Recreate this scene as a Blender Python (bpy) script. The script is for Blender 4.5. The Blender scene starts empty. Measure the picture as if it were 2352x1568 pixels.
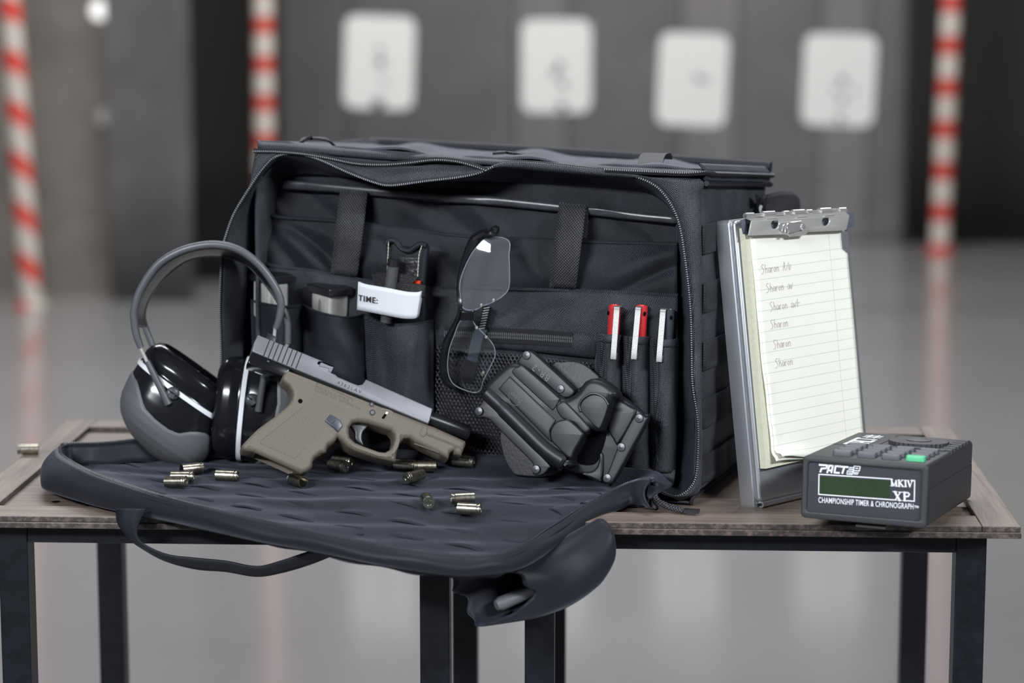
import bpy, bmesh, math, random
from mathutils import Vector as V, Matrix
from mathutils.bvhtree import BVHTree
random.seed(7)
scene = bpy.context.scene
COL = scene.collection
R = math.radians

# ------------------------------------------------------------------ camera, world, lights, exposure
F_PX = 5550.0; YAW = R(2.73); PITCH = R(8.73); CAM = V((0, 0, 1.20))
cd = bpy.data.cameras.new('camera'); cam = bpy.data.objects.new('camera', cd); COL.objects.link(cam)
cam.location = CAM; cam.rotation_euler = (R(90) - PITCH, 0, YAW)
cd.sensor_width = 36; cd.lens = F_PX / 2352 * 36
cd.dof.use_dof = True; cd.dof.focus_distance = 1.995; cd.dof.aperture_fstop = 3.9; cd.dof.aperture_blades = 9
cd.clip_start = .05; cd.clip_end = 100
scene.camera = cam

world = bpy.data.worlds.new('world'); scene.world = world; world.use_nodes = True
wb = world.node_tree.nodes['Background']; wb.inputs[0].default_value = (.86, .9, 1, 1); wb.inputs[1].default_value = .085

def area(name, loc, target, sx, sy, power, col=(1, 1, 1)):
    l = bpy.data.lights.new(name, 'AREA'); l.shape = 'RECTANGLE'; l.size = sx; l.size_y = sy; l.energy = power; l.color = col
    o = bpy.data.objects.new(name, l); COL.objects.link(o); o.location = loc
    o.rotation_euler = (V(target) - V(loc)).to_track_quat('-Z', 'Y').to_euler(); return o
area('key_light_right', (1.7, .05, 2.2), (0, 2.05, .9), 1.0, .2, 72, (.92, .955, 1))  # key light at right front, lowered to reach into the open bag
area('key_light_left', (-1.35, -.40, 2.05), (-.15, 2.05, .85), 1.0, .2, 84, (.92, .955, 1))  # key light at left front, also lowered to light the bag's inner panel
area('ceiling_tube_over', (-.1, 2.3, 3.0), (-.1, 2.25, .8), 1.5, .2, 24, (.95, .97, 1))
area('range_tube_near', (-.5, 6.0, 3.4), (-.5, 6.4, 0), 5, .5, 260, (.97, .98, 1))
area('range_tube_far', (.2, 8.6, 3.2), (.1, 10.6, .8), 4, .35, 115, (1, .98, .95))
scene.view_settings.view_transform = 'Standard'; scene.view_settings.look = 'None'
scene.view_settings.exposure = 0.0; scene.view_settings.gamma = 1; scene.view_settings.use_curve_mapping = False

# ------------------------------------------------------------------ measuring: where a sight line of the photograph meets a known plane of the place
FW = V((-math.sin(YAW) * math.cos(PITCH), math.cos(YAW) * math.cos(PITCH), -math.sin(PITCH)))
RT = V((math.cos(YAW), math.sin(YAW), 0)); UP = RT.cross(FW)
def ray(x, y): return FW + RT * ((x - 1176) / F_PX) - UP * ((y - 784) / F_PX)
def onz(x, y, z): d = ray(x, y); return CAM + d * ((z - CAM.z) / d.z)
def ony(x, y, Y): d = ray(x, y); return CAM + d * (Y / d.y)
class Plane:
    def __init__(s, O, a, b): s.O = V(O); s.a = V(a).normalized(); s.b = V(b).normalized(); s.n = s.a.cross(s.b)
    def w(s, u, v, n=0): return s.O + s.a * u + s.b * v + s.n * n
    def px(s, x, y, n=0):
        d = ray(x, y); p = CAM + d * ((s.O + s.n * n - CAM).dot(s.n) / d.dot(s.n)); q = p - s.O
        return (q.dot(s.a), q.dot(s.b))
    def at(s, x, y, n=0): u, v = s.px(x, y, n); return s.w(u, v, n)
def crop(x0, y0, k): return lambda pts: [(x0 + p[0] / k, y0 + p[1] / k) for p in pts]

def cr(pts, n=8, closed=False):
    P = [V(p) for p in pts]; m = len(P); out = []
    for i in range(m if closed else m - 1):
        if closed: p0, p1, p2, p3 = P[i - 1], P[i], P[(i + 1) % m], P[(i + 2) % m]
        else: p0, p1, p2, p3 = P[max(i - 1, 0)], P[i], P[i + 1], P[min(i + 2, m - 1)]
        for k in range(n):
            t = k / n
            out.append(.5 * ((2 * p1) + (p2 - p0) * t + (2 * p0 - 5 * p1 + 4 * p2 - p3) * t * t + (3 * p1 - p0 - 3 * p2 + p3) * t ** 3))
    if not closed: out.append(P[-1].copy())
    return out
def resample(P, n):
    P = [V(p) for p in P]; L = [0]
    for i in range(1, len(P)): L.append(L[-1] + (P[i] - P[i - 1]).length)
    out = []; j = 0
    for k in range(n):
        d = L[-1] * k / (n - 1)
        while j < len(P) - 2 and L[j + 1] < d: j += 1
        s = L[j + 1] - L[j]; out.append(P[j].lerp(P[j + 1], 0 if s == 0 else min(1, max(0, (d - L[j]) / s))))
    return out
def lerp(a, b, t): return a + (b - a) * t
def sstep(a, b, x): t = min(1, max(0, (x - a) / (b - a))); return t * t * (3 - 2 * t)
def interp(tab, x):
    if x <= tab[0][0]: return tab[0][1]
    for (a, b), (c, d) in zip(tab, tab[1:]):
        if x <= c: return lerp(b, d, (x - a) / (c - a))
    return tab[-1][1]

# ------------------------------------------------------------------ things and parts
MW = {}
def root(name, label, cat, loc, rz=0, group=None):
    o = bpy.data.objects.new(name, None); COL.objects.link(o); o.empty_display_size = .02
    o.location = loc; o.rotation_euler = (0, 0, rz)
    MW[o.name] = Matrix.Translation(loc) @ Matrix.Rotation(rz, 4, 'Z')
    o['label'] = label; o['category'] = cat
    if group: o['group'] = group
    return o
def part(name, verts, faces, mat, parent=None, smooth=35, base=None, kind=None, label=None, solid=0, uv=None, sub=0):
    M = MW[parent.name] if parent else (Matrix.Translation(base) if base is not None else Matrix.Identity(4))
    Mi = M.inverted()
    me = bpy.data.meshes.new(name); me.from_pydata([Mi @ V(v) for v in verts], [], faces); me.update()
    if uv:
        ul = me.uv_layers.new(name='uv')
        for lp in me.loops: ul.data[lp.index].uv = uv[lp.vertex_index]
    if smooth:
        me.shade_smooth()
        if smooth < 180: me.set_sharp_from_angle(angle=R(smooth))
    if mat: me.materials.append(mat)
    o = bpy.data.objects.new(name, me); COL.objects.link(o)
    if parent: o.parent = parent
    else: o.matrix_world = M
    MW[o.name] = M
    if kind: o['kind'] = kind
    if label: o['label'] = label
    if solid:
        m = o.modifiers.new('thickness', 'SOLIDIFY'); m.thickness = abs(solid); m.offset = -1 if solid > 0 else 1
    if sub:
        m = o.modifiers.new('smooth', 'SUBSURF'); m.levels = sub; m.render_levels = sub
    return o
def tag(o, label, cat, group=None):
    o['label'] = label; o['category'] = cat
    if group: o['group'] = group
    return o
def struct(o): o['kind'] = 'structure'; return o
def copy_tree(o, parent=None):
    c = o.copy(); COL.objects.link(c); c.parent = parent
    for ch in o.children: copy_tree(ch, c)
    return c

class MB:
    def __init__(s): s.v = []; s.f = []
    def add(s, v, f):
        k = len(s.v); s.v += [V(p) for p in v]; s.f += [tuple(i + k for i in q) for q in f]; return s
    def box(s, c, size, ax=None):
        c = V(c); x, y, z = [h / 2 for h in size]
        A = ax or (V((1, 0, 0)), V((0, 1, 0)), V((0, 0, 1)))
        vs = [c + A[0] * (i * x) + A[1] * (j * y) + A[2] * (k * z) for k in (-1, 1) for j in (-1, 1) for i in (-1, 1)]
        return s.add(vs, [(0, 2, 3, 1), (4, 5, 7, 6), (0, 1, 5, 4), (2, 6, 7, 3), (0, 4, 6, 2), (1, 3, 7, 5)])
    def bbox(s, lo, hi): return s.box([(a + b) / 2 for a, b in zip(lo, hi)], [abs(b - a) for a, b in zip(lo, hi)])
    def sweep(s, path, prof, ref=None, caps=True, scale=None):
        # prof: list of (a, b) offsets along (side, normal); ref: a fixed vector or a list for the side direction
        P = [V(p) for p in path]; n = len(P); m = len(prof); vs = []
        prev = None
        for i in range(n):
            t = (P[min(i + 1, n - 1)] - P[max(i - 1, 0)]).normalized()
            if ref is not None:
                w = V(ref[i]) if isinstance(ref, list) else V(ref)
                w = (w - t * w.dot(t)).normalized()
            else:
                if prev is None: prev = t.orthogonal()
                w = (prev - t * prev.dot(t)).normalized(); prev = w
            nn = t.cross(w); k = 1 if scale is None else (scale[i] if isinstance(scale, (list, tuple)) else scale)
            for a, b in prof: vs.append(P[i] + w * (a * k) + nn * (b * k))
        fs = [(i * m + j, i * m + (j + 1) % m, (i + 1) * m + (j + 1) % m, (i + 1) * m + j) for i in range(n - 1) for j in range(m)]
        if caps: fs += [tuple(range(m - 1, -1, -1)), tuple((n - 1) * m + j for j in range(m))]
        return s.add(vs, fs)
    def tube(s, path, r, n=8, caps=True, ref=None, flat=1):
        rs = r if isinstance(r, (list, tuple)) else None
        prof = [(math.cos(2 * math.pi * k / n), math.sin(2 * math.pi * k / n) * flat) for k in range(n)]
        return s.sweep(path, prof, ref, caps, rs if rs else r)
    def ribbon(s, path, wdir, w, th): return s.sweep(path, [(-w / 2, -th / 2), (w / 2, -th / 2), (w / 2, th / 2), (-w / 2, th / 2)], wdir)
    def lathe(s, O, ax, xd, prof, n=24, sx=1, sy=1):
        O = V(O); ax = V(ax).normalized(); xd = V(xd); xd = (xd - ax * xd.dot(ax)).normalized(); yd = ax.cross(xd)
        vs = []; m = len(prof)
        for k in range(n):
            c, q = math.cos(2 * math.pi * k / n) * sx, math.sin(2 * math.pi * k / n) * sy
            for r, h in prof: vs.append(O + ax * h + (xd * c + yd * q) * r)
        fs = [(k * m + j, ((k + 1) % n) * m + j, ((k + 1) % n) * m + j + 1, k * m + j + 1) for k in range(n) for j in range(m - 1)]
        return s.add(vs, fs)
    def grid(s, fn, nu, nv, closed=False):
        k = len(s.v); m = nv + 1
        for i in range(nu if closed else nu + 1):
            for j in range(nv + 1): s.v.append(V(fn(i / nu, j / nv)))
        for i in range(nu):
            i2 = (i + 1) % nu if closed else i + 1
            for j in range(nv): s.f.append((k + i * m + j, k + i2 * m + j, k + i2 * m + j + 1, k + i * m + j + 1))
        return s
    def build(s, name, mat, parent=None, **kw): return part(name, s.v, s.f, mat, parent, **kw)

def poly_solid(loops, n0, n1, bevel=0, res=2):
    cu = bpy.data.curves.new('tmp', 'CURVE'); cu.dimensions = '2D'; cu.fill_mode = 'BOTH'
    cu.extrude = max(1e-6, (n1 - n0) / 2 - bevel); cu.bevel_depth = bevel; cu.bevel_resolution = res; cu.offset = -bevel
    for lp in loops:
        sp = cu.splines.new('POLY'); sp.points.add(len(lp) - 1); sp.use_cyclic_u = True
        for q, p in zip(sp.points, lp): q.co = (p[0], p[1], 0, 1)
    ob = bpy.data.objects.new('tmp', cu); me = bpy.data.meshes.new_from_object(ob)
    bm = bmesh.new(); bm.from_mesh(me); bmesh.ops.remove_doubles(bm, verts=bm.verts, dist=1e-6)
    bmesh.ops.recalc_face_normals(bm, faces=bm.faces)
    vs = [(v.co.x, v.co.y, v.co.z + (n0 + n1) / 2) for v in bm.verts]; bm.verts.index_update()
    fs = [tuple(v.index for v in f.verts) for f in bm.faces]; bm.free()
    bpy.data.objects.remove(ob); bpy.data.curves.remove(cu); bpy.data.meshes.remove(me)
    return vs, fs
def psolid(P, loops, n0, n1, bevel=0, res=2, smooth=0, uvs=False, at=None):
    # outline loops measured in the photograph on the plane at height `at` (default its front), or given in plane metres
    L = []
    for lp in loops:
        q = [p if uvs else P.px(p[0], p[1], n1 if at is None else at) for p in lp]
        if smooth: q = [(a.x, a.y) for a in cr([(x, y, 0) for x, y in q], smooth, True)]
        L.append(q)
    vs, fs = poly_solid(L, n0, n1, bevel, res)
    return MB().add([P.w(*v) for v in vs], fs)
def strokes(P, lines, th, n, flat=.00012):
    m = MB()
    for ln in lines:
        t = th
        if len(ln) and isinstance(ln[0], (int, float)): t = ln[0]; ln = ln[1]
        for (x0, y0), (x1, y1) in zip(ln, ln[1:]):
            a = P.w(x0, y0, n); b = P.w(x1, y1, n); d = b - a
            if d.length < 1e-7: continue
            d.normalize(); s = P.n.cross(d)
            m.box((a + b) / 2, ((b - a).length + t * .8, t, flat), (d, s, P.n))
    return m
def text_mesh(P, s, size, u, v, n, ang=0, th=.0001, bold=0, space=1, mirror=False, align='LEFT', squash=1):
    cu = bpy.data.curves.new('tmp', 'FONT'); cu.body = s; cu.size = size; cu.extrude = th / 2; cu.offset = bold; cu.space_character = space; cu.align_x = align
    ob = bpy.data.objects.new('tmp', cu); me = bpy.data.meshes.new_from_object(ob)
    c, q = math.cos(ang), math.sin(ang); m = MB()
    m.add([P.w(u + c * w.co.x * squash - q * w.co.y, v + q * w.co.x * squash + c * w.co.y, n + w.co.z) for w in me.vertices], [tuple(p.vertices) for p in me.polygons])
    bpy.data.objects.remove(ob); bpy.data.curves.remove(cu); bpy.data.meshes.remove(me); return m

# ------------------------------------------------------------------ materials
def nodes(name):
    m = bpy.data.materials.new(name); m.use_nodes = True; nt = m.node_tree; b = nt.nodes['Principled BSDF']
    return m, nt, b
def nd(nt, t, **kw):
    n = nt.nodes.new(t)
    for k, v in kw.items():
        if k in n.inputs: n.inputs[k].default_value = v
        else: setattr(n, k, v)
    return n
def mixc(nt, fac, a, b):
    m = nt.nodes.new('ShaderNodeMix'); m.data_type = 'RGBA'
    if hasattr(fac, 'is_linked') or hasattr(fac, 'links'): nt.links.new(fac, m.inputs[0])
    else: m.inputs[0].default_value = fac
    for i, c in ((6, a), (7, b)):
        if isinstance(c, tuple): m.inputs[i].default_value = (*c, 1)
        else: nt.links.new(c, m.inputs[i])
    return m.outputs[2]
def math_n(nt, op, a, b=None, clamp=False):
    m = nt.nodes.new('ShaderNodeMath'); m.operation = op; m.use_clamp = clamp
    for i, x in enumerate((a, b)):
        if x is None: continue
        if isinstance(x, (int, float)): m.inputs[i].default_value = x
        else: nt.links.new(x, m.inputs[i])
    return m.outputs[0]
def plain(name, col, rough=.5, metal=0, bump=0, bscale=400, var=0, vscale=30, spec=.5, coat=0, dark=None):
    m, nt, b = nodes(name); b.inputs['Base Color'].default_value = (*col, 1); b.inputs['Roughness'].default_value = rough
    b.inputs['Metallic'].default_value = metal; b.inputs['Specular IOR Level'].default_value = spec; b.inputs['Coat Weight'].default_value = coat
    tc = nd(nt, 'ShaderNodeTexCoord')
    if bump:
        n = nd(nt, 'ShaderNodeTexNoise', Scale=bscale, Detail=3.0); nt.links.new(tc.outputs['Object'], n.inputs['Vector'])
        bp = nd(nt, 'ShaderNodeBump', Strength=bump, Distance=.0005); nt.links.new(n.outputs[0], bp.inputs['Height']); nt.links.new(bp.outputs[0], b.inputs['Normal'])
    if var:
        n = nd(nt, 'ShaderNodeTexNoise', Scale=vscale, Detail=6.0, Roughness=.65); nt.links.new(tc.outputs['Object'], n.inputs['Vector'])
        r = nd(nt, 'ShaderNodeMapRange'); r.inputs[1].default_value = .35; r.inputs[2].default_value = .68; nt.links.new(n.outputs[0], r.inputs[0])
        d = dark if dark else tuple(c * (1 - var) for c in col)
        nt.links.new(mixc(nt, r.outputs[0], d, col), b.inputs['Base Color'])
    return m
def fabric(name, c0, c1, period, axes, rough=.6, bump=.4, herring=False, wr=0, sheen=.08):
    # woven cloth: axes = (vector for the warp, vector for the weft) in object space
    c0 = tuple(c * .78 for c in c0); c1 = tuple(c * .84 for c in c1)
    m, nt, b = nodes(name); tc = nd(nt, 'ShaderNodeTexCoord'); outs = []
    for ax in axes:
        d = nt.nodes.new('ShaderNodeVectorMath'); d.operation = 'DOT_PRODUCT'; d.inputs[1].default_value = ax
        nt.links.new(tc.outputs['Object'], d.inputs[0]); outs.append(d.outputs['Value'])
    k = 2 * math.pi / period
    a = math_n(nt, 'MULTIPLY', outs[0], k); c = math_n(nt, 'MULTIPLY', outs[1], k)
    if herring:
        z = math_n(nt, 'PINGPONG', outs[0], herring); z = math_n(nt, 'MULTIPLY', z, k); 
        p = math_n(nt, 'SINE', math_n(nt, 'ADD', z, c)); q = math_n(nt, 'SINE', math_n(nt, 'MULTIPLY', a, 2.0))
        w = math_n(nt, 'ADD', math_n(nt, 'MULTIPLY', p, .6), math_n(nt, 'MULTIPLY', q, .4))
    else:
        w = math_n(nt, 'MULTIPLY', math_n(nt, 'SINE', a), math_n(nt, 'SINE', c))
    w01 = math_n(nt, 'MULTIPLY_ADD', w, .5); w01.node.inputs[2].default_value = .5
    n1 = nd(nt, 'ShaderNodeTexNoise', Scale=28.0, Detail=4.0); nt.links.new(tc.outputs['Object'], n1.inputs['Vector'])
    n2 = nd(nt, 'ShaderNodeTexNoise', Scale=900.0, Detail=2.0); nt.links.new(tc.outputs['Object'], n2.inputs['Vector'])
    f = math_n(nt, 'MULTIPLY', math_n(nt, 'POWER', w01, 2.0), math_n(nt, 'MULTIPLY', n1.outputs[0], math_n(nt, 'MULTIPLY', n2.outputs[0], 3.2)), True)
    nt.links.new(mixc(nt, f, c0, c1), b.inputs['Base Color'])
    h = w01
    if wr:
        n3 = nd(nt, 'ShaderNodeTexNoise', Scale=wr, Detail=3.0); nt.links.new(tc.outputs['Object'], n3.inputs['Vector'])
        h = math_n(nt, 'ADD', math_n(nt, 'MULTIPLY', w01, .25), math_n(nt, 'MULTIPLY', n3.outputs[0], 6.0))
    bp = nd(nt, 'ShaderNodeBump', Strength=bump, Distance=.0006); nt.links.new(h, bp.inputs['Height']); nt.links.new(bp.outputs[0], b.inputs['Normal'])
    b.inputs['Specular IOR Level'].default_value = .17; b.inputs['Roughness'].default_value = rough; b.inputs['Sheen Weight'].default_value = sheen; b.inputs['Sheen Tint'].default_value = (.75, .8, 1, 1); b.inputs['Sheen Roughness'].default_value = .45
    return m
X, Y, Z = (1, 0, 0), (0, 1, 0), (0, 0, 1); XY = (1, 1, 0)
M = {}
BK0, BK1 = (.0066, .0074, .0098), (.112, .12, .145)
M['cloth'] = fabric('bag_cloth', BK0, BK1, .0019, (XY, Z), .55)
M['cloth_dull'] = fabric('bag_lining', (.0088, .0097, .0128), (.056, .061, .078), .0016, (XY, Z), .5)
M['cloth_twill'] = fabric('bag_twill', (.0085, .0094, .0122), (.165, .173, .195), .0017, (XY, Z), .5, herring=.012)
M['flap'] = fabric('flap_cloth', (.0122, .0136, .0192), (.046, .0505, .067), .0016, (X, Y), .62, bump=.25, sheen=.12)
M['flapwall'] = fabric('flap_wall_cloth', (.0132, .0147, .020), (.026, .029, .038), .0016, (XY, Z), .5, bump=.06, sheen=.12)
M['lid'] = fabric('lid_cloth_lit', (.05, .053, .066), (.12, .125, .15), .0018, (X, Y), .6)  # lid cloth lightened in colour for the light falling on it
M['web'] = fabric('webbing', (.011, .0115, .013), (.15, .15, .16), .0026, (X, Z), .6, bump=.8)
M['web_shaded'] = fabric('webbing_side_shaded', (.008, .0085, .0105), (.07, .072, .08), .0022, (Y, Z), .6, bump=.8)  # webbing colour darkened for the side's shade behind the clipboard
M['strap'] = plain('strap_nylon', (.013, .0145, .0195), .55, spec=.25, bump=.3, bscale=700)
M['tape'] = plain('zipper_tape', (.008, .0085, .0105), .55, spec=.25, bump=.3, bscale=900)
M['vinyl'] = plain('binding_vinyl', (.055, .058, .068), .3, bump=.3, bscale=120, var=.5, vscale=60)
M['teeth'] = plain('zipper_teeth', (.27, .277, .295), .3)
M['net'] = plain('mesh_cord', (.026, .027, .032), .38)
M['steel'] = plain('painted_steel', (.0085, .010, .0145), .40, bump=.2, bscale=160, var=.5, vscale=90, dark=(.004, .005, .0075), spec=.3)
M['black'] = plain('black_plastic', (.012, .0125, .015), .33)
M['gloss'] = plain('gloss_black_plastic', (.008, .0085, .010), .16)
M['greyp'] = plain('grey_rubber', (.092, .095, .104), .5, bump=.12, bscale=800)
M['greyband'] = plain('grey_band_rubber', (.082, .085, .093), .40)
M['whitep'] = plain('white_plastic', (.72, .74, .77), .4)
M['slide'] = plain('slide_steel', (.165, .168, .185), .42, metal=.4, bump=.12, bscale=1500, var=.12, vscale=60)
M['darkst'] = plain('dark_steel', (.02, .021, .024), .32, metal=.4)
M['tan'] = plain('tan_polymer', (.125, .108, .085), .52, bump=.35, bscale=1600, var=.12, vscale=500)
M['tan_line'] = plain('tan_polymer_groove', (.075, .064, .05), .6)
M['holster'] = plain('holster_polymer', (.0115, .0126, .0165), .42, spec=.34, bump=.05, bscale=1800)
M['paddle'] = plain('paddle_polymer', (.0125, .0135, .0175), .5, bump=.5, bscale=420)
M['alu'] = plain('aluminium', (.66, .68, .72), .34, metal=.85, bump=.06, bscale=900)
M['chrome'] = plain('chrome', (.80, .79, .77), .18, metal=.8)
M['satin'] = plain('satin_steel', (.66, .65, .62), .30, metal=.6)
M['brass'] = plain('tarnished_brass', (.60, .565, .47), .28, metal=1, var=.45, vscale=240, dark=(.27, .25, .205))
M['primer'] = plain('primer_metal', (.62, .56, .44), .28, metal=1)
M['hole'] = plain('dark_hole', (.003, .003, .004), .9, spec=.05)
M['rivet'] = plain('rivet_metal', (.045, .047, .054), .33, metal=.2)
M['teeth_dark'] = plain('dark_zipper_teeth', (.12, .122, .13), .3)
M['pivot'] = plain('pivot_grey', (.045, .047, .053), .35)
M['red'] = plain('red_marker', (.52, .030, .035), .38, bump=.1, bscale=1200)
M['slate'] = plain('slate_marker', (.040, .048, .062), .35)
M['clipm'] = plain('pen_clip_metal', (.34, .34, .325), .4, metal=.5, bump=.1, bscale=800)
M['magm'] = plain('magazine_metal', (.60, .60, .555), .3, metal=.35, var=.25, vscale=70)
M['orange'] = plain('red_orange_web', (.62, .035, .015), .5)
M['label'] = plain('white_label_tape', (.60, .63, .67), .5, bump=.1, bscale=60)
M['ink'] = plain('black_ink', (.012, .012, .014), .6)
M['white'] = plain('white_print', (.86, .88, .93), .5)
M['timer'] = plain('timer_case', (.030, .031, .035), .5, bump=.3, bscale=1500)
M['timerf'] = plain('timer_face', (.023, .025, .036), .5, bump=.12, bscale=1200)
M['key'] = plain('grey_key', (.095, .10, .115), .45)
M['green'] = plain('green_key', (.10, .52, .26), .4)
M['lcd'] = plain('green_display', (.030, .056, .026), .22, var=.25, vscale=25)
M['pencil'] = plain('pencil_line', (.40, .31, .30), .7)
M['band_red'] = plain('red_thread', (.4, .02, .02), .6)

# ------------------------------------------------------------------ the setting
FLOOR_Z = 0.0; TOP = .760
m, nt, b = nodes('concrete_floor'); M['floor'] = m
tc = nd(nt, 'ShaderNodeTexCoord')
n = nd(nt, 'ShaderNodeTexNoise', Scale=1.1, Detail=6.0, Roughness=.6); nt.links.new(tc.outputs['Object'], n.inputs['Vector'])
n2 = nd(nt, 'ShaderNodeTexNoise', Scale=22.0, Detail=4.0); nt.links.new(tc.outputs['Object'], n2.inputs['Vector'])
nt.links.new(mixc(nt, n.outputs[0], (.19, .186, .188), (.27, .264, .264)), b.inputs['Base Color'])
r = nd(nt, 'ShaderNodeMapRange'); r.inputs[3].default_value = .30; r.inputs[4].default_value = .42; nt.links.new(n2.outputs[0], r.inputs[0]); nt.links.new(r.outputs[0], b.inputs['Roughness'])
b.inputs['Specular IOR Level'].default_value = .55; b.inputs['Coat Weight'].default_value = 1.0; b.inputs['Coat Roughness'].default_value = .12
struct(MB().bbox((-8, -4, -.1), (8, 11.2, 0)).build('floor', M['floor'], smooth=0))

M['wallb'] = plain('backstop_wall', (.105, .098, .098), .8, var=.25, vscale=2)
M['sheet_a'] = plain('rubber_sheet_dark', (.098, .093, .097), .75, var=.2, vscale=3)
M['sheet_b'] = plain('rubber_sheet_grey', (.135, .127, .131), .72, var=.2, vscale=3)
M['wallleft'] = plain('stained_wall', (.19, .17, .152), .85, var=.4, vscale=3.5)
M['curtain_grey'] = plain('grey_curtain', (.095, .093, .097), .8, var=.35, vscale=5)
M['sheet_black'] = plain('black_sheet', (.006, .006, .0065), .9)
M['paper_t'] = plain('target_paper', (.50, .492, .468), .8)
M['smudge'] = plain('target_print_grey', (.10, .10, .10), .8)

YB = 10.9
wall = struct(MB().bbox((-8, YB, -.02), (8, YB + .2, 4.2)).build('wall_back', M['wallb'], smooth=0))
for a, b_, t in ((640, 800, 0), (806, 1180, 0), (1186, 1300, 1), (1306, 1560, 0), (1566, 1690, 1), (1696, 1880, 0), (1886, 1990, 1), (1996, 2085, 0)):
    p, q = ony(a, 300, YB - .03).x, ony(b_, 300, YB - .03).x
    MB().bbox((p, YB - .03, .01), (q, YB, 4.1)).build('rubber_sheet', M['sheet_b' if t else 'sheet_a'], wall, smooth=0)
YL = 8.85
xl0, xl1 = ony(-900, 300, YL).x, ony(262, 300, YL).x
struct(MB().bbox((xl0, YL, -.02), (xl1, YL + .15, 4.2)).build('wall_left', M['wallleft'], smooth=0))
def curtain(name, label, px0, px1, Yc, mat, amp, per, z0=.0):
    a, b_ = ony(px0, 300, Yc).x, ony(px1, 300, Yc).x
    m = MB().grid(lambda s, t: V((lerp(a, b_, s), Yc + amp * math.sin(s * (b_ - a) / per * 6.283) * (1 + .3 * math.sin(5 * t)), z0 + t * 4.1)), 60, 8)
    o = m.build(name, mat, base=((a + b_) / 2, Yc, z0), smooth=180, solid=.01); return tag(o, label, 'curtain')
curtain('rubber_curtain', 'dark blue-grey rubber curtain left of the black opening', 246, 438, 8.7, M['curtain_grey'], .008, .4)
curtain('black_sheet', 'black sheet for the dark opening behind the left end of the bag', 425, 650, 9.3, M['sheet_black'], .01, .4)  # near-black sheet stands in for the darkness of a doorway
curtain('black_sheet', 'black curtain behind the striped pole at the right edge', 2080, 2700, 10.75, M['sheet_black'], .012, .4)

# striped poles
def pole(label, x0y0, x1y1, Yp, rad, period, skew, phase, red):
    top = ony(*x0y0, Yp); bot = ony(*x1y1, Yp); d = (top - bot).normalized(); bot = bot.copy(); k = (0 - bot.z) / d.z; base = bot + d * k
    m_, nt_, b_ = nodes('pole_stripes'); tc_ = nd(nt_, 'ShaderNodeTexCoord'); sp = nd(nt_, 'ShaderNodeSeparateXYZ'); nt_.links.new(tc_.outputs['Object'], sp.inputs[0])
    at = math_n(nt_, 'ARCTAN2', sp.outputs[1], sp.outputs[0])
    q = math_n(nt_, 'ADD', math_n(nt_, 'MULTIPLY', sp.outputs[2], 1 / period), math_n(nt_, 'MULTIPLY', at, skew / 6.2832))
    fr = math_n(nt_, 'FRACT', math_n(nt_, 'ADD', q, phase)); st = math_n(nt_, 'LESS_THAN', fr, .44)
    nt_.links.new(mixc(nt_, st, (.45, .41, .365), red), b_.inputs['Base Color']); b_.inputs['Roughness'].default_value = .5
    L = 3.6; mb = MB().lathe(base, d, (1, 0, 0), [(0, 0), (rad * 1.5, 0), (rad * 1.5, .012), (rad, .02), (rad, L), (rad * .8, L + .02), (0, L + .02)], 24)
    o = mb.build('striped_pole', m_, base=base, smooth=40); tag(o, label, 'pole', 'red and white striped poles')
pole('red and white striped pole at the left edge, leaning slightly', (30, 100), (70, 690), 8.55, .037, .178, 1, .62, (.50, .045, .03))
pole('red and white striped pole rising behind the left end of the bag', (605, 100), (607, 330), 9.15, .037, .146, 0, .40, (.42, .05, .035))
pole('red and white striped pole at the right, before the black curtain', (2183, 50), (2160, 540), 10.45, .040, .178, 0, .25, (.42, .04, .028))

# paper targets
def target(label, x0, y0, x1, y1, tilt, marks):
    Yt = 8.0; a = ony(x0, y0, Yt); c = ony(x1, y1, Yt); cx = (a + c) / 2; w = c.x - a.x; h = a.z - c.z
    P = Plane(cx, (math.cos(tilt), 0, -math.sin(tilt)), (math.sin(tilt), 0, math.cos(tilt)))
    rt = root('paper_target', label, 'target', cx - V((0, 0, h / 2)), group='paper targets hung before the back wall')
    r_ = .037; lp = []
    for sx, sy, a0 in ((1, 1, 0), (-1, 1, 90), (-1, -1, 180), (1, -1, 270)):
        for k in range(6):
            t = R(a0 + 18 * k); lp.append((sx * (w / 2 - r_) + r_ * math.cos(t), sy * (h / 2 - r_) + r_ * math.sin(t)))
    psolid(P, [lp], 0, .006, uvs=True).build('sheet', M['paper_t'], rt, smooth=0)
    for sx in (-1, 1): MB().tube([P.w(sx * w * .38, h / 2 - .01, -.002), P.w(sx * w * .38, 0, -.002) + V((0, 0, 2.4))], .0012, 6).build('hanging_wire', M['darkst'], rt)
    for (mx, my, mr) in marks:
        mr *= .75
        u, v = (mx - .5) * w, (.5 - my) * h
        MB().lathe(P.w(u, v, .006), P.n, P.a, [(0, .002), (mr * .8, .002), (mr, 0)], 14).build('printed_mark', M['smudge'], rt)
target('leftmost of the four white paper targets over the range floor', 790, 36, 953, 250, .035, [(.52, .5, .022), (.57, .7, .013), (.5, .95, .03), (.5, .36, .014)])
target('second white paper target from the left over the range floor', 1198, 44, 1358, 258, .0, [(.55, .5, .018), (.48, .58, .018), (.6, .7, .018), (.58, .94, .022)])
target('third white paper target from the left, lower than its neighbour', 1512, 76, 1669, 289, .04, [(.58, .48, .017), (.7, .5, .012)])
target('rightmost of the four white paper targets over the range floor', 1846, 78, 2008, 289, .03, [(.55, .5, .019), (.56, .72, .017), (.45, .6, .012), (.54, .93, .018), (.72, .62, .01)])
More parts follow.
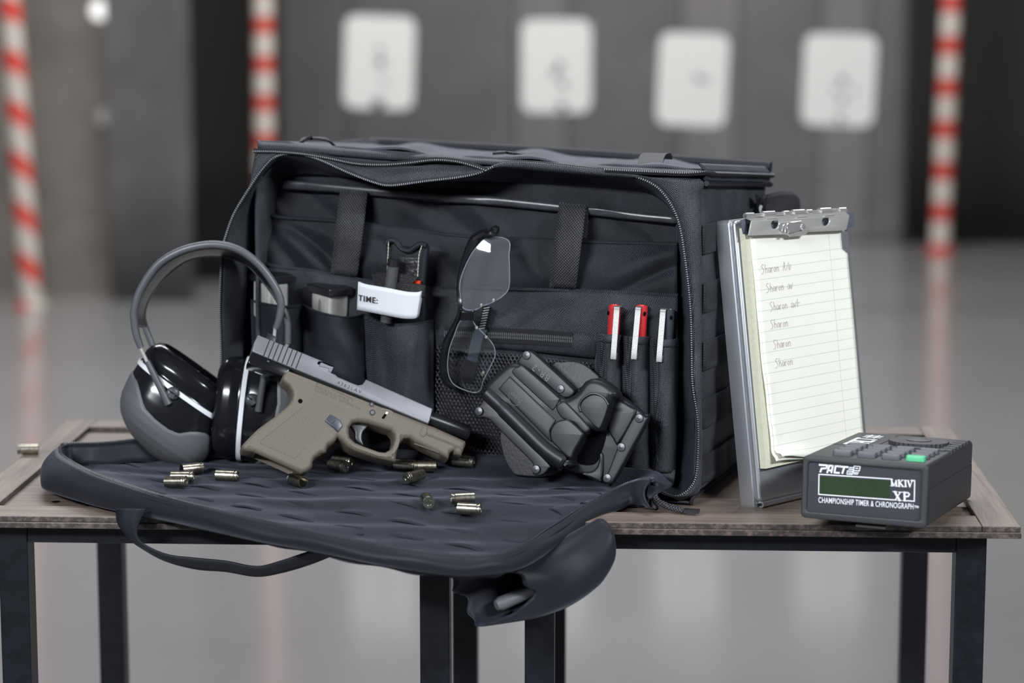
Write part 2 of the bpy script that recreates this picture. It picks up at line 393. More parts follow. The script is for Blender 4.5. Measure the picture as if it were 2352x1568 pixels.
for lab, x, y, r_, mt in (('small round knob made to glow white high on the left wall', 233, 24, .036, 'white'), ('small grey round knob lower on the left wall', 243, 270, .032, 'sheet_b')):
    p = ony(x, y, YL)
    if mt == 'white':
        mt_ = bpy.data.materials.new('knob_glow'); mt_.use_nodes = True; bb = mt_.node_tree.nodes['Principled BSDF']; bb.inputs['Base Color'].default_value = (.8, .8, .78, 1); bb.inputs['Emission Color'].default_value = (1, .99, .96, 1); bb.inputs['Emission Strength'].default_value = .9; M['knobglow'] = mt_  # emission added to the white knob to brighten its spot
    o = MB().lathe(p, (0, -1, 0), (1, 0, 0), [(r_ * .4, 0), (r_ * .4, .01), (r_, .012), (r_, .022), (r_ * .8, .03), (0, .032)], 20).build('wall_knob', M['knobglow'] if mt == 'white' else plain('grey_knob', (.42, .41, .39), .5), base=p)
    tag(o, lab, 'knob', 'small round knobs on the left wall')

# ------------------------------------------------------------------ two side-by-side tables
TY0, TY1 = 1.905, 2.335
def table(label, x0, x1, legs_x):
    rt = root('side_table', label, 'table', ((x0 + x1) / 2, (TY0 + TY1) / 2, 0), group='oak and steel tables')
    def bev(mb, name, mat, w=.0007):
        o = mb.build(name, mat, rt, smooth=0); md = o.modifiers.new('bevel', 'BEVEL'); md.width = w; md.segments = 2; return o
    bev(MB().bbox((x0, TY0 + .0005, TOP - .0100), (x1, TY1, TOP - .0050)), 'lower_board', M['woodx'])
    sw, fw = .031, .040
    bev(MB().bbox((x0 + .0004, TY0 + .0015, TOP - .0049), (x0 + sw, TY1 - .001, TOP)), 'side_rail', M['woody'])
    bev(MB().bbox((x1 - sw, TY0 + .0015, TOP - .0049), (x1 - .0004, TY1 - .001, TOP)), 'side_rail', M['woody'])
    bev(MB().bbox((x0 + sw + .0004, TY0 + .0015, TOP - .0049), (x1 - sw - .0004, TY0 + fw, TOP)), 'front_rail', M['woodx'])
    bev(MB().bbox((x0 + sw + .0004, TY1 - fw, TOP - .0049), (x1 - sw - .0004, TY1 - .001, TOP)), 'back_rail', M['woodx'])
    zt = TOP - .0101; L = .0245
    (lx0, lx1) = legs_x; ya, yb = 1.924, 2.312
    for lx in (lx0, lx1 - L):
        for ly in (ya, yb - L):
            bev(MB().bbox((lx, ly, 0), (lx + L, ly + L, zt)), 'leg', M['steel'], .0012)
    for ly in (ya + .001, yb - L + .001): bev(MB().bbox((lx0 + L, ly, zt - .0165), (lx1 - L, ly + .02, zt)), 'apron_rail', M['steel'])
    for lx in (lx0 + .001, lx1 - L + .001): bev(MB().bbox((lx, ya + L, zt - .0165), (lx + .02, yb - L, zt)), 'apron_rail', M['steel'])
    return rt
# boards with a pale brown face and a dark, scuffed sawn edge
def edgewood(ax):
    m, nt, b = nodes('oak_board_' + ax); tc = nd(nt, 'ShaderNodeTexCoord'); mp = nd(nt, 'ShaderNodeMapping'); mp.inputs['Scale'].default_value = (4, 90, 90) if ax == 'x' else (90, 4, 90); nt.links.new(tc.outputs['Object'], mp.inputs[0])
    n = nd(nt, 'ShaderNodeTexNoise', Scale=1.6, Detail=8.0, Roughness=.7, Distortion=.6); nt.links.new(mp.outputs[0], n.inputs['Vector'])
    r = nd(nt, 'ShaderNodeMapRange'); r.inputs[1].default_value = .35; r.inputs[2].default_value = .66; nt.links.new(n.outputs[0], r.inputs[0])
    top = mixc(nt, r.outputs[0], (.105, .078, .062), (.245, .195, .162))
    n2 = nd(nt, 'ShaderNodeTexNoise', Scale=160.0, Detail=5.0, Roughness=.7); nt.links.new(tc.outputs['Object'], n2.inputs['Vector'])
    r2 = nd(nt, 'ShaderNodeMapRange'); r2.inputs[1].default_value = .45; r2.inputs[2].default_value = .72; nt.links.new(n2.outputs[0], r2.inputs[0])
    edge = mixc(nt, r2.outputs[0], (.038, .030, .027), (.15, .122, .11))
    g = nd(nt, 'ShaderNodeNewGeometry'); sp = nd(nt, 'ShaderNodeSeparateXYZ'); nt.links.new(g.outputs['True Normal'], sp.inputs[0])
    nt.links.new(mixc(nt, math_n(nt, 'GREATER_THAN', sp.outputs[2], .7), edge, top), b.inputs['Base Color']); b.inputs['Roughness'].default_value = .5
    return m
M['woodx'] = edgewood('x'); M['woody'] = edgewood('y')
tl = table('left oak-topped steel table under the ear muffs and bag', -.5535, -.1125, (-.5167, -.1432))
tr = table('right oak-topped steel table under the clipboard and timer', -.1120, .3175, (-.0814, .2931))
for px in ((128, 1152), (1610, 1130)):
    p = onz(*px, TOP - .0049)
    MB().lathe(p, (0, 0, 1), (1, 0, 0), [(0, 0), (.0032, 0), (.0037, .0002)], 16).build('screw_hole', M['hole'], tl if px[0] < 500 else tr)
# ------------------------------------------------------------------ the range bag
BW_, BD_ = .42, .25
BO = V((-.342, 2.113, TOP - .0045)); BA = -R(16.98)
EU = V((math.cos(BA), math.sin(BA), 0)); EW = V((-math.sin(BA), math.cos(BA), 0)); EZ = V((0, 0, 1))
bag = root('range_bag', 'black nylon range bag with its front unzipped and pockets full of gear', 'bag', BO, BA)
def BL(u, w, z): return BO + EU * u + EW * w + EZ * z
_bp = {}
def BP(w):
    k = round(w, 5)
    if k not in _bp: _bp[k] = Plane(BO + EW * w, EU, EZ)
    return _bp[k]
def bat(x, y, w): return BP(w).at(x, y)
SIDE = Plane(BO + EU * BW_, EW, EZ)      # right side, looking at it from the right
HFL = BP(0).px(588, 346)[1]; HFR = BP(0).px(1608, 408)[1]; HBR = SIDE.px(1797, 404)[1]; HBL = HFL - .004
def Ht(u, w): s, t = u / BW_, w / BD_; return lerp(lerp(HFL, HFR, s), lerp(HBL, HBR, s), t)
def nz(x, y, k=1): return math.sin(x * 7.1 * k + 1.3) * math.cos(y * 5.3 * k - .7) + .5 * math.sin(x * 13.7 * k + y * 11.1 * k)

FOLDS = [(700, 440, 790, 520, 16, .004), (625, 455, 660, 500, 14, -.006), (610, 515, 705, 640, 20, .007), (655, 540, 760, 640, 26, -.004), (1000, 470, 1110, 560, 18, .003), (1085, 470, 1150, 540, 16, -.003), (930, 480, 1000, 520, 20, -.003),
         (1390, 650, 1545, 570, 20, -.004), (1420, 668, 1550, 610, 14, .004), (1370, 480, 1440, 540, 16, .003), (1480, 520, 1545, 590, 14, -.003), (1180, 770, 1300, 690, 18, .003), (1380, 770, 1530, 690, 16, -.003), (860, 540, 930, 600, 20, .003), (1000, 560, 1050, 650, 16, .003), (1200, 570, 1255, 650, 16, -.003), (700, 760, 730, 880, 12, .004), (790, 780, 850, 900, 16, -.004), (880, 770, 900, 930, 14, .003), (950, 770, 930, 950, 12, -.003), (620, 740, 600, 880, 14, .004)]
def folds(x, y):
    w = 0
    for x0, y0, x1, y1, wd, a in FOLDS:
        dx, dy = x1 - x0, y1 - y0; L2 = dx * dx + dy * dy; t = ((x - x0) * dx + (y - y0) * dy) / L2
        if -.3 < t < 1.3:
            d = abs((x - x0) * dy - (y - y0) * dx) / math.sqrt(L2)
            if d < wd * 3: w += a * math.exp(-(d / wd) ** 2) * sstep(-.3, .2, t) * (1 - sstep(.8, 1.3, t))
    return w
def sheet(name, top, bot, wf, mat, parent=None, nu=60, nv=30, solid=.0012, smooth=180, dpx=4):
    T = resample(cr([(*p, 0) for p in top], 10), nu + 1); B = resample(cr([(*p, 0) for p in bot], 10), nu + 1)
    def fn(s, t):
        i = round(s * nu); p = T[i].lerp(B[i], t); return bat(p.x, p.y, wf(s, t) + folds(p.x, p.y) * min(1, t * 5))
    return MB().grid(fn, nu, nv).build(name, mat, parent or bag, smooth=smooth, solid=solid)

# body: left side, back and right side as one rounded wall; front open
def ring():
    r_ = .03; U0 = .0165; pts = [(U0, 0)]; pts += [(U0, w * (BD_ - r_)) for w in (.15, .3, .45, .6, .8, 1)]
    pts += [(U0 + r_ - r_ * math.cos(R(a)), BD_ - r_ + r_ * math.sin(R(a))) for a in (22, 45, 68, 90)]
    pts += [(lerp(U0 + r_, BW_ - r_, k / 12), BD_) for k in range(1, 13)]
    pts += [(BW_ - r_ + r_ * math.sin(R(a)), BD_ - r_ + r_ * math.cos(R(a))) for a in (22, 45, 68, 90)]
    pts += [(BW_, w * (BD_ - r_)) for w in (.8, .6, .45, .3, .15, 0)]
    return pts
RG = ring()
def bodyf(s, t):
    u, w = RG[round(s * (len(RG) - 1))]; h = Ht(u, w)
    bulge = math.sin(math.pi * t) * .008 + .0015 * nz(u * 9 + w * 9, t * 3)
    if t < .06: bulge -= .012 * (1 - t / .06) ** 2
    cu, cw = u - BW_ / 2, w - BD_ / 2
    ou = bulge * (1 if cu > 0 else -1) * (1 if abs(cu) > BW_ / 2 - .03 else 0)
    ow = bulge * (1 if w > BD_ - .02 else 0)
    if w < .002: ou *= .25
    return BL(u + ou, w + ow, t * h)
MB().grid(bodyf, len(RG) - 1, 24).build('body', M['cloth_twill'], bag, smooth=180, solid=-.003)
MB().grid(lambda s, t: BL(lerp(.006, BW_ - .006, s), lerp(.0, BD_ - .006, t), .0015 + .004 * math.sin(math.pi * s) * math.sin(math.pi * t) * 0), 12, 8).build('bottom_panel', M['cloth'], bag, solid=-.0015)

# zip loop of the front opening (sight point, depth in front of the body front)
ZIP = [((1500, 1112), -.012), ((1528, 1133), -.008), ((1560, 1137), -.005), ((1590, 1115), -.004), ((1602, 1080), -.003), ((1606, 1000), -.003), ((1603, 950), -.003), ((1592, 880), -.003), ((1590, 800), -.003), ((1588, 720), -.003), ((1582, 650), -.003), ((1573, 580), -.003), ((1565, 530), -.003), ((1553, 490), -.003), ((1530, 450), -.003), ((1500, 422), -.003), ((1450, 402), -.004), ((1380, 391), -.004), ((1250, 376), -.004), ((1175, 373), -.004), ((1140, 380), -.006), ((1100, 397), -.009), ((1050, 407), -.012), ((980, 415), -.014), ((900, 425), -.016), ((860, 418), -.015), ((800, 395), -.012), ((740, 368), -.009), ((700, 356), -.006), ((660, 353), -.005), ((630, 362), -.006), ((600, 393), -.01), ((570, 438), -.014), ((540, 488), -.018), ((522, 535), -.02), ((512, 575), -.02), ((508, 640), -.02), ((506, 720), -.02), ((509, 820), -.02), ((507, 900), -.02), ((503, 960), -.018), ((500, 1010), -.012)]
zp = [bat(p[0], p[1], w) for p, w in ZIP]
zs = cr(zp, 6)
PAN = [(1480, 1096), (1515, 1100), (1540, 1100), (1550, 1085), (1552, 1060), (1554, 1000), (1555, 950), (1557, 880), (1558, 800), (1558, 720), (1558, 650), (1557, 580), (1555, 530), (1552, 500), (1535, 470), (1500, 445), (1450, 434), (1380, 428), (1250, 420), (1175, 415), (1140, 414), (1100, 414), (1050, 414), (980, 412), (900, 408), (860, 406), (800, 404), (740, 402), (700, 401), (660, 402), (635, 408), (612, 425), (602, 450), (596, 490), (593, 535), (592, 575), (590, 640), (588, 720), (586, 820), (582, 900), (578, 960), (575, 1010)]
WP = .042
pn = cr([bat(x, y, WP) for x, y in PAN], 6)
def gus(s, t):
    i = round(s * (len(zs) - 1)); p = zs[i].lerp(pn[i], t)
    return p + EW * (.006 * math.sin(math.pi * t) + .0022 * math.sin(s * 60) * math.sin(math.pi * t)) + EZ * (.002 * math.sin(s * 43 + t * 4) * math.sin(math.pi * t))
MB().grid(gus, len(zs) - 1, 8).build('front_gusset', M['cloth_dull'], bag, smooth=180, solid=-.0012)
# front rim between body edge and zip: right side and top, then left side
OUT = [(1560, 1150), (1585, 1142), (1604, 1130), (1610, 1115), (1612, 1080), (1613, 1000), (1613, 950), (1612, 880), (1612, 800), (1612, 720), (1612, 650), (1612, 580), (1611, 530), (1611, 490), (1610, 450), (1609, 412), (1500, 407), (1400, 402), (1260, 391), (1180, 383), (1140, 382), (1100, 381), (1050, 379), (980, 375), (900, 370), (860, 366), (800, 361), (740, 356), (700, 352), (655, 348), (615, 346), (588, 347), (581, 420), (576, 480), (572, 535), (570, 580), (566, 640), (560, 720), (555, 820), (548, 900), (540, 960), (535, 1010)]
ow_ = cr([bat(x, y, -.001 if i < 33 else .012) for i, (x, y) in enumerate(OUT)], 6)
MB().grid(lambda s, t: zs[round(s * (len(zs) - 1))].lerp(ow_[round(s * (len(zs) - 1))], t) - EW * (.004 * math.sin(math.pi * t)) , len(zs) - 1, 6).build('front_rim', M['cloth_twill'], bag, smooth=180, solid=-.0012)
# interior back panel, softly creased
def panf(s, t):
    x = lerp(575, 1560, s); y = lerp(398 + 32 * s, 1105, t)
    w = WP + .002 * nz(s * .9, t * .6) + .004 * math.exp(-((s * 1.2 + t * .9 - .6) / .05) ** 2) * (1 if t < .5 else 0)
    return bat(x, y, w + folds(x, y))
MB().grid(panf, 80, 60).build('inner_panel', M['cloth_dull'], bag, smooth=180, solid=-.001)

def teeth_path(mb, path, pitch, size, side, lift):
    L = 0; P = path; i = 0; seg = [(P[k + 1] - P[k]).length for k in range(len(P) - 1)]; tot = sum(seg); n = int(tot / pitch); R_ = resample(P, n)
    for k in range(n):
        t = (R_[min(k + 1, n - 1)] - R_[max(k - 1, 0)]).normalized(); s_ = side(k / n) if callable(side) else side
        s_ = (s_ - t * s_.dot(t)).normalized(); q = t.cross(s_)
        mb.box(R_[k] + q * lift, (size[0], size[1], size[2]), (t, s_, q))
    return mb
tb = MB(); tb.tube(zs, .0016, 6); tb.build('zipper_coil', M['tape'], bag)
teeth_path(MB(), [p - EW * .0016 for p in zs], .0019, (.0008, .0014, .0009), EZ * .2 + EU * .98 + EZ * .7, 0).build('zipper_teeth', M['teeth'], bag, smooth=0, kind='stuff')
# zip tape inside the loop
def ztape(s, t):
    i = round(s * (len(zs) - 1)); return zs[i].lerp(pn[i], t * .22) + EW * (.001 + .003 * t)
MB().grid(ztape, len(zs) - 1, 2).build('zipper_tape', M['tape'], bag, smooth=180, solid=-.0008)
# second zip row under the lid
z2 = cr([bat(x, y, w) for (x, y), w in (((588, 346), -.004), ((640, 347), -.004), ((700, 352), -.005), ((760, 362), -.006), ((820, 374), -.008), ((880, 377), -.008), ((940, 373), -.006), ((1000, 366), -.004), ((1050, 369), -.004), ((1090, 379), -.005), ((1120, 390), -.006))], 8)
z2 = [p - EW * .003 for p in z2]
MB().tube(z2, .0022, 6).build('lid_zipper_coil', M['tape'], bag)
teeth_path(MB(), [p - EW * .0023 for p in z2], .0019, (.0008, .0011, .0008), EZ, 0).build('lid_zipper_teeth', M['teeth'], bag, smooth=0, kind='stuff')

# lid: padded edge band, sunken top, rims
def lidband(s, t):
    x = lerp(592, 1612, s); y0 = interp([(592, 322), (650, 324), (760, 334), (900, 345), (1100, 360), (1300, 373), (1500, 384), (1612, 389)], x); y1 = interp([(592, 345), (700, 352), (860, 366), (1050, 376), (1200, 384), (1400, 394), (1612, 404)], x)
    w = -.003 + .012 * (1 - t) ** 2 - .003 * math.sin(math.pi * t); return bat(x, lerp(y0, y1, t), w)
MB().grid(lidband, 70, 8).build('lid_edge', M['cloth'], bag, smooth=180, solid=-.002)
def sidepath(o, dz, n=40):
    out = []
    L1 = BD_ - .03; L2 = math.pi / 2 * .03
    for k in range(n + 1):
        q = (L1 + L2 + .03) * k / n
        if q < L1: u, w = BW_ + o, q
        elif q < L1 + L2: a = (q - L1) / .03; u, w = BW_ - .03 + (.03 + o) * math.cos(a), BD_ - .03 + (.03 + o) * math.sin(a)
        else: u, w = BW_ - .03 - (q - L1 - L2), BD_ + o
        out.append(BL(u, w, lerp(HFR, HBR, min(1, w / BD_)) + dz))
    return out
sA = sidepath(.000, .012); sB = sidepath(.0060, .006); sC = sidepath(.0050, -.002)
def lidside(s, t):
    i = round(s * 40); return sA[i].lerp(sB[i], t * 2) if t < .5 else sB[i].lerp(sC[i], t * 2 - 1)
MB().grid(lidside, 40, 6).build('lid_side_edge', M['cloth'], bag, smooth=180, solid=-.002)
ls = sidepath(.0078, .0035)
lf = [bat(x, y, -.0065) for x, y in ((1390, 392), (1450, 395), (1520, 398), (1575, 400))]
zz = cr(lf + [BL(BW_ + .0035, -.0055, HFR + .0042)] + ls[2::4], 6)
MB().tube(zz, .0020, 6).build('lid_zipper_coil', M['tape'], bag)
teeth_path(MB(), [p + EZ * .0014 + (EU * .0012 if k > 30 else -EW * .0012) for k, p in enumerate(zz)], .0019, (.0008, .0014, .0010), lambda q: EZ, 0).build('lid_zipper_teeth', M['teeth'], bag, smooth=0, kind='stuff')
MB().tube(sidepath(.0058, -.0045), .0024, 8).build('lid_piping', M['strap'], bag)
HB = Plane(BO + EW * BD_, EU, EZ)
def backz(u): x = lerp(600, 1790, u / BW_); return HB.px(x, lerp(322, 386, (x - 600) / 1190) - 4 * math.sin(math.pi * (x - 600) / 1190))[1]
def lidtop(s, t):
    u = lerp(.019, BW_ - .002, s); w = lerp(.006, BD_, t); zf = BP(0).px(lerp(600, 1612, s), interp([(0, 324), (.16, 334), (.3, 345), (.5, 360), (.7, 373), (.9, 384), (1, 389)], s))[1]
    e = sstep(0, .12, s) * (1 - sstep(.88, 1, s)); z = lerp(zf, backz(u), t) - e * .012 * math.sin(math.pi * sstep(.05, .95, t)) + e * .0025 * nz(s * 3, t * 2)
    return BL(u, w, z)
MB().grid(lidtop, 60, 24).build('lid_top', M['lid'], bag, smooth=180, solid=.002)
MB().tube(cr([BL(lerp(.02, BW_, k / 12), BD_ - .003, backz(lerp(.02, BW_, k / 12)) + .001) for k in range(13)], 4), .0055, 8).build('lid_back_rim', M['strap'], bag)
for pts, wd in (([(700, 322), (708, 318), (735, 319), (752, 323), (764, 330)], .012), ([(1146, 352), (1156, 350), (1180, 352), (1205, 357), (1216, 362)], .012)):
    MB().ribbon(cr([bat(x, y, .02 + .008 * i) for i, (x, y) in enumerate(pts)], 6), -EW + EU * .4, wd, .002).build('lid_loop', M['strap'], bag, smooth=60)
MB().ribbon(cr([bat(x, y, w) for (x, y), w in (((1496, 396), .012), ((1494, 375), .03), ((1500, 358), .06), ((1512, 354), .075), ((1516, 362), .1))], 8), EU, .0215, .0022).build('carry_strap', M['strap'], bag, smooth=60)

# right side: five bands of webbing, handle tab
for y0, y1 in ((512, 578), (643, 710), (775, 840), (906, 972), (1036, 1098)):
    z0 = SIDE.px(1620, y0)[1]; z1 = SIDE.px(1620, y1)[1]
    def wb_(s, t, z0=z0, z1=z1):
        w = lerp(.0, .235, s); return BL(BW_ + .0045 + .004 * math.sin(math.pi * min(1, max(0, (z0 + z1) / 2 / .27))) + .0014 * abs(math.sin(w / .038 * math.pi)) - .0025 + .003 * sstep(0, .2, s), w, lerp(z0, z1, t))
    MB().grid(wb_, 40, 3).build('side_webbing', M['web_shaded'], bag, smooth=180, solid=-.0015)
hp = [SIDE.at(x, y, n) for (x, y), n in (((1742, 505), .004), ((1741, 478), .009), ((1760, 466), .016), ((1790, 462), .02), ((1812, 470), .012), ((1812, 500), .006))]
MB().ribbon(cr(hp, 8), EZ * .7 + EU * .7, .022, .004).build('side_handle', M['web_shaded'], bag, smooth=50)
MB().tube([SIDE.at(1738, 500, .01), SIDE.at(1746, 473, .012)], .0042, 10).build('handle_rod', M['black'], bag)

# vinyl binding strip
sheet('binding_strip', [(655, 414), (800, 426), (1000, 444), (1130, 452), (1300, 470), (1450, 487), (1556, 498)], [(648, 433), (800, 443), (1000, 462), (1130, 470), (1300, 487), (1450, 503), (1556, 513)], lambda s, t: WP - .006 - .0012 * math.sin(math.pi * t), M['vinyl'], nu=50, nv=4)
# long flat pockets, one behind the other
A_top = [(594, 474), (606, 488), (640, 498), (760, 506), (845, 515), (950, 528), (1060, 541), (1270, 552), (1400, 556), (1556, 560)]
A_bot = [(592, 640), (700, 655), (845, 690), (1000, 705), (1200, 710), (1400, 720), (1556, 725)]
def wA(s, t): return WP - .008 - .005 * math.sin(math.pi * min(1, t * 1.1)) + .0018 * nz(s * 1.2 + t * .5, t * .5) + (.010 * math.exp(-((s - .06 - t * .22) / .035) ** 2)) * sstep(0, .3, t)
sheet('upper_pocket', A_top, A_bot, wA, M['cloth_dull'], nu=110, nv=30)
MB().tube(cr([bat(x, y, wA(i / 9, 0) - .0015) for i, (x, y) in enumerate(A_top)], 6), .0016, 6).build('upper_pocket_hem', M['cloth_dull'], bag)
B_top = [(590, 600), (640, 612), (720, 622), (830, 642), (900, 654), (990, 660), (1060, 660), (1200, 664), (1350, 668), (1557, 678)]
B_bot = [(585, 800), (700, 830), (900, 860), (1000, 870), (1200, 880), (1350, 890), (1556, 900)]
def wB(s, t): return WP - .016 - .006 * math.sin(math.pi * min(1, t * 1.2)) + .0016 * nz(s * 1.4 + 2 - t * .6, t * .5)
sheet('middle_pocket', B_top, B_bot, wB, M['cloth'], nu=110, nv=26)
MB().tube(cr([bat(x, y, wB(i / 9, 0) - .0012) for i, (x, y) in enumerate(B_top)], 6), .0014, 6).build('middle_pocket_hem', M['cloth'], bag)
# lower backing cloth
sheet('lower_panel', [(585, 780), (900, 840), (1200, 860), (1556, 870)], [(575, 1010), (900, 1050), (1200, 1085), (1550, 1098)], lambda s, t: WP - .012, M['cloth'], nu=30, nv=10)
# the two hanging straps
def strap(tl, tr_, bl, br, dep):
    n = 14; L = []
    for k in range(n + 1):
        t = k / n; a = V((*tl, 0)).lerp(V((*bl, 0)), t); b2 = V((*tr_, 0)).lerp(V((*br, 0)), t); w = WP - .012 - dep * math.sin(math.pi * t) - .008 * t
        L.append((bat(a.x, a.y, w), bat(b2.x, b2.y, w)))
    MB().grid(lambda s, t: L[round(t * n)][0].lerp(L[round(t * n)][1], s), 4, n).build('hook_strap', M['web'], bag, smooth=180, solid=-.0018)
strap((781, 437), (844, 440), (759, 628), (819, 636), .012)
strap((1284, 464), (1346, 470), (1261, 660), (1321, 664), .014)
MB().ribbon(cr([bat(x, y, w) for (x, y), w in (((1338, 472), WP - .012), ((1343, 500), WP - .012), ((1340, 545), WP - .012))], 5), EU, .006, .0015).build('strap_return', M['web'], bag)

# pouches for magazines: bulging cells with drooping mouths
def pouch(top, bot, bul, sag, mat='cloth', nm='magazine_pouch'):
    def wf(s, t): return WP - .018 - bul * (math.sin(math.pi * min(.97, max(.03, s))) ** .6) * (1 - .25 * t ** 3) + .0012 * nz(s * .6, t * .7)
    T = [(x, y + sag * math.sin(math.pi * i / (len(top) - 1))) for i, (x, y) in enumerate(top)]
    sheet(nm, T, bot, wf, M[mat], nu=26, nv=30)
    MB().tube(cr([bat(x, y, wf(i / (len(T) - 1), 0) - .0005) for i, (x, y) in enumerate(T)], 6), .0013, 6).build('pouch_hem', M[mat], bag)
pouch([(578, 690), (600, 694), (640, 700), (670, 702), (693, 701)], [(585, 900), (610, 915), (640, 925), (670, 930), (690, 930)], .028, 3, 'cloth_dull')
pouch([(697, 700), (722, 712), (760, 722), (800, 728), (834, 722)], [(700, 930), (730, 945), (770, 950), (810, 955), (838, 955)], .031, 2, 'cloth_dull')
pouch([(836, 726), (870, 742), (915, 744), (955, 742), (996, 736)], [(850, 960), (880, 965), (920, 970), (960, 975), (996, 975)], .030, 2, 'cloth')
# mesh pocket: tape, zip, knitted net
sheet('mesh_pocket_band', [(1003, 738), (1060, 744), (1140, 748), (1240, 757), (1372, 768)], [(1003, 795), (1060, 798), (1140, 800), (1240, 808), (1372, 822)], lambda s, t: WP - .022 - .003 * math.sin(math.pi * t), M['cloth'], nu=40, nv=6)
mz0 = [(1022, 766), (1150, 770), (1240, 775), (1314, 780)]
mzp = cr([bat(x, y, WP - .0262) for x, y in mz0], 8)
MB().ribbon(mzp, EZ, .013, .0006).build('mesh_zipper_tape', M['tape'], bag)
m_ = MB()
for dz in (-.0014, .0014): teeth_path(m_, [p + EZ * dz - EW * .0008 for p in mzp], .0017, (.0007, .0022, .0008), EZ + EU * .25 * (1 if dz > 0 else -1), 0)
m_.build('mesh_zipper_teeth', M['teeth_dark'], bag, smooth=0, kind='stuff')
m_ = MB(); cell = .0036
x0, z0 = BP(WP - .02).px(1003, 800)[0], BP(WP - .02).px(1100, 1062)[1]
x1, z1 = BP(WP - .02).px(1372, 820)[0], BP(WP - .02).px(1003, 792)[1]
nx, nzc = int((x1 - x0) / cell), int((z1 - z0) / (cell * .85))
def mp(i, j):
    u = x0 + (i + (.5 if j % 2 else 0)) * cell; z = z0 + j * cell * .85
    zt = z1 - (u - x0) * .055
    return u, min(z, zt), WP - .022 - .005 * math.sin(math.pi * min(1, max(0, (u - x0) / (x1 - x0)))) * math.sin(math.pi * min(1, max(0, (z - z0) / (z1 - z0)))) + .0008 * math.sin(i * .8 + j * .5)
for j in range(nzc):
    for i in range(nx):
        u, z, w = mp(i, j); 
        for di in (0, 1) if j % 2 else (-1, 0):
            u2, z2_, w2 = mp(i + di, j + 1)
            if z2_ - z < 1e-4 or i + di < 0: continue
            a, b2 = BL(u, w, z), BL(u2, w2, z2_); d = (b2 - a).normalized(); s_ = d.cross(EW).normalized()
            m_.sweep([a, (a + b2) / 2 - EW * .0007, b2], [(.0006, 0), (0, .0006), (-.0006, 0), (0, -.0006)], -EW, caps=False)
m_.build('mesh_net', M['net'], bag, smooth=180, kind='stuff')
# pen pockets
for k, (xa, xb, yt, ba, bb, yb) in enumerate(((1369, 1428, 766, 1372, 1430, 1070), (1430, 1492, 770, 1432, 1492, 1076), (1494, 1557, 776, 1494, 1550, 1082))):
    def wf(s, t): return WP - .019 - .0205 * (math.sin(math.pi * min(.98, max(.02, s))) ** .6) * (1 - .45 * sstep(.6, 1, t)) + .0008 * nz(s * 1 + k, t * 1)
    sheet('pen_pocket', [(xa, yt), ((xa + xb) / 2, yt + 3), (xb, yt + 2)], [(ba, yb), ((ba + bb) / 2, yb + 2), (bb, yb + 3)], wf, M['cloth_twill'], nu=16, nv=40)
    sheet('pen_pocket_hem', [(xa, yt), ((xa + xb) / 2, yt + 3), (xb, yt + 2)], [(xa, yt + 17), ((xa + xb) / 2, yt + 20), (xb, yt + 19)], lambda s, t: wf(s, t * .05) - .0012, M['cloth_twill'], nu=16, nv=3)
sheet('pocket_base_strip', [(1369, 1066), (1450, 1072), (1552, 1080)], [(1369, 1100), (1450, 1104), (1548, 1112)], lambda s, t: WP - .024 - .004 * math.sin(math.pi * t), M['cloth_twill'], nu=20, nv=6)

# ------------------------------------------------------------------ fold-down flap of the bag, a shallow tray lying on the table and hanging over its edge
RIM = [(560, 1004, .791), (480, 1005, .792), (400, 1006, .792), (300, 1014, .792), (220, 1020, .791), (165, 1021, .790), (143, 1025, .790), (136, 1034, .790), (146, 1052, .789), (200, 1083, .787), (270, 1110, .784), (400, 1150, .780), (560, 1189, .775), (700, 1219, .770), (850, 1250, .765), (980, 1271, .761), (1080, 1279, .758), (1150, 1272, .758), (1212, 1248, .760), (1280, 1205, .764), (1350, 1160, .769), (1420, 1121, .775), (1468, 1103, .781), (1498, 1102, .787)]
BOT = [(560, 1040, .768), (480, 1040, .767), (395, 1042, .766), (285, 1052, .765), (190, 1066, .765), (130, 1080, .764), (105, 1098, .764), (101, 1112, .764), (112, 1126, .764), (205, 1155, .7635), (275, 1172, .763), (402, 1196, .7625), (560, 1232, .760), (700, 1258, .757), (850, 1288, .7525), (985, 1311, .748), (1090, 1318, .7455), (1180, 1306, .745), (1255, 1268, .746), (1320, 1222, .751), (1385, 1182, .757), (1440, 1160, .763), (1480, 1158, .766), (1497, 1168, .766)]
rimP = cr([onz(*p) for p in RIM], 8); botP = cr([onz(*p) for p in BOT], 8)
NR = len(rimP)
def wallf(s, t):
    i = round(s * (NR - 1)); p = rimP[i].lerp(botP[i], t)
    tg = (rimP[min(i + 1, NR - 1)] - rimP[max(i - 1, 0)]).normalized(); o = tg.cross(EZ); o.z = 0
    return p - o.normalized() * (-.006 * math.sin(math.pi * t) * (1 if i > 40 else .3)) * 1 + EZ * (.0012 * math.sin(s * 90) * math.sin(math.pi * t))
MB().grid(wallf, NR - 1, 10).build('flap_wall', M['flapwall'], bag, smooth=180, solid=.002)
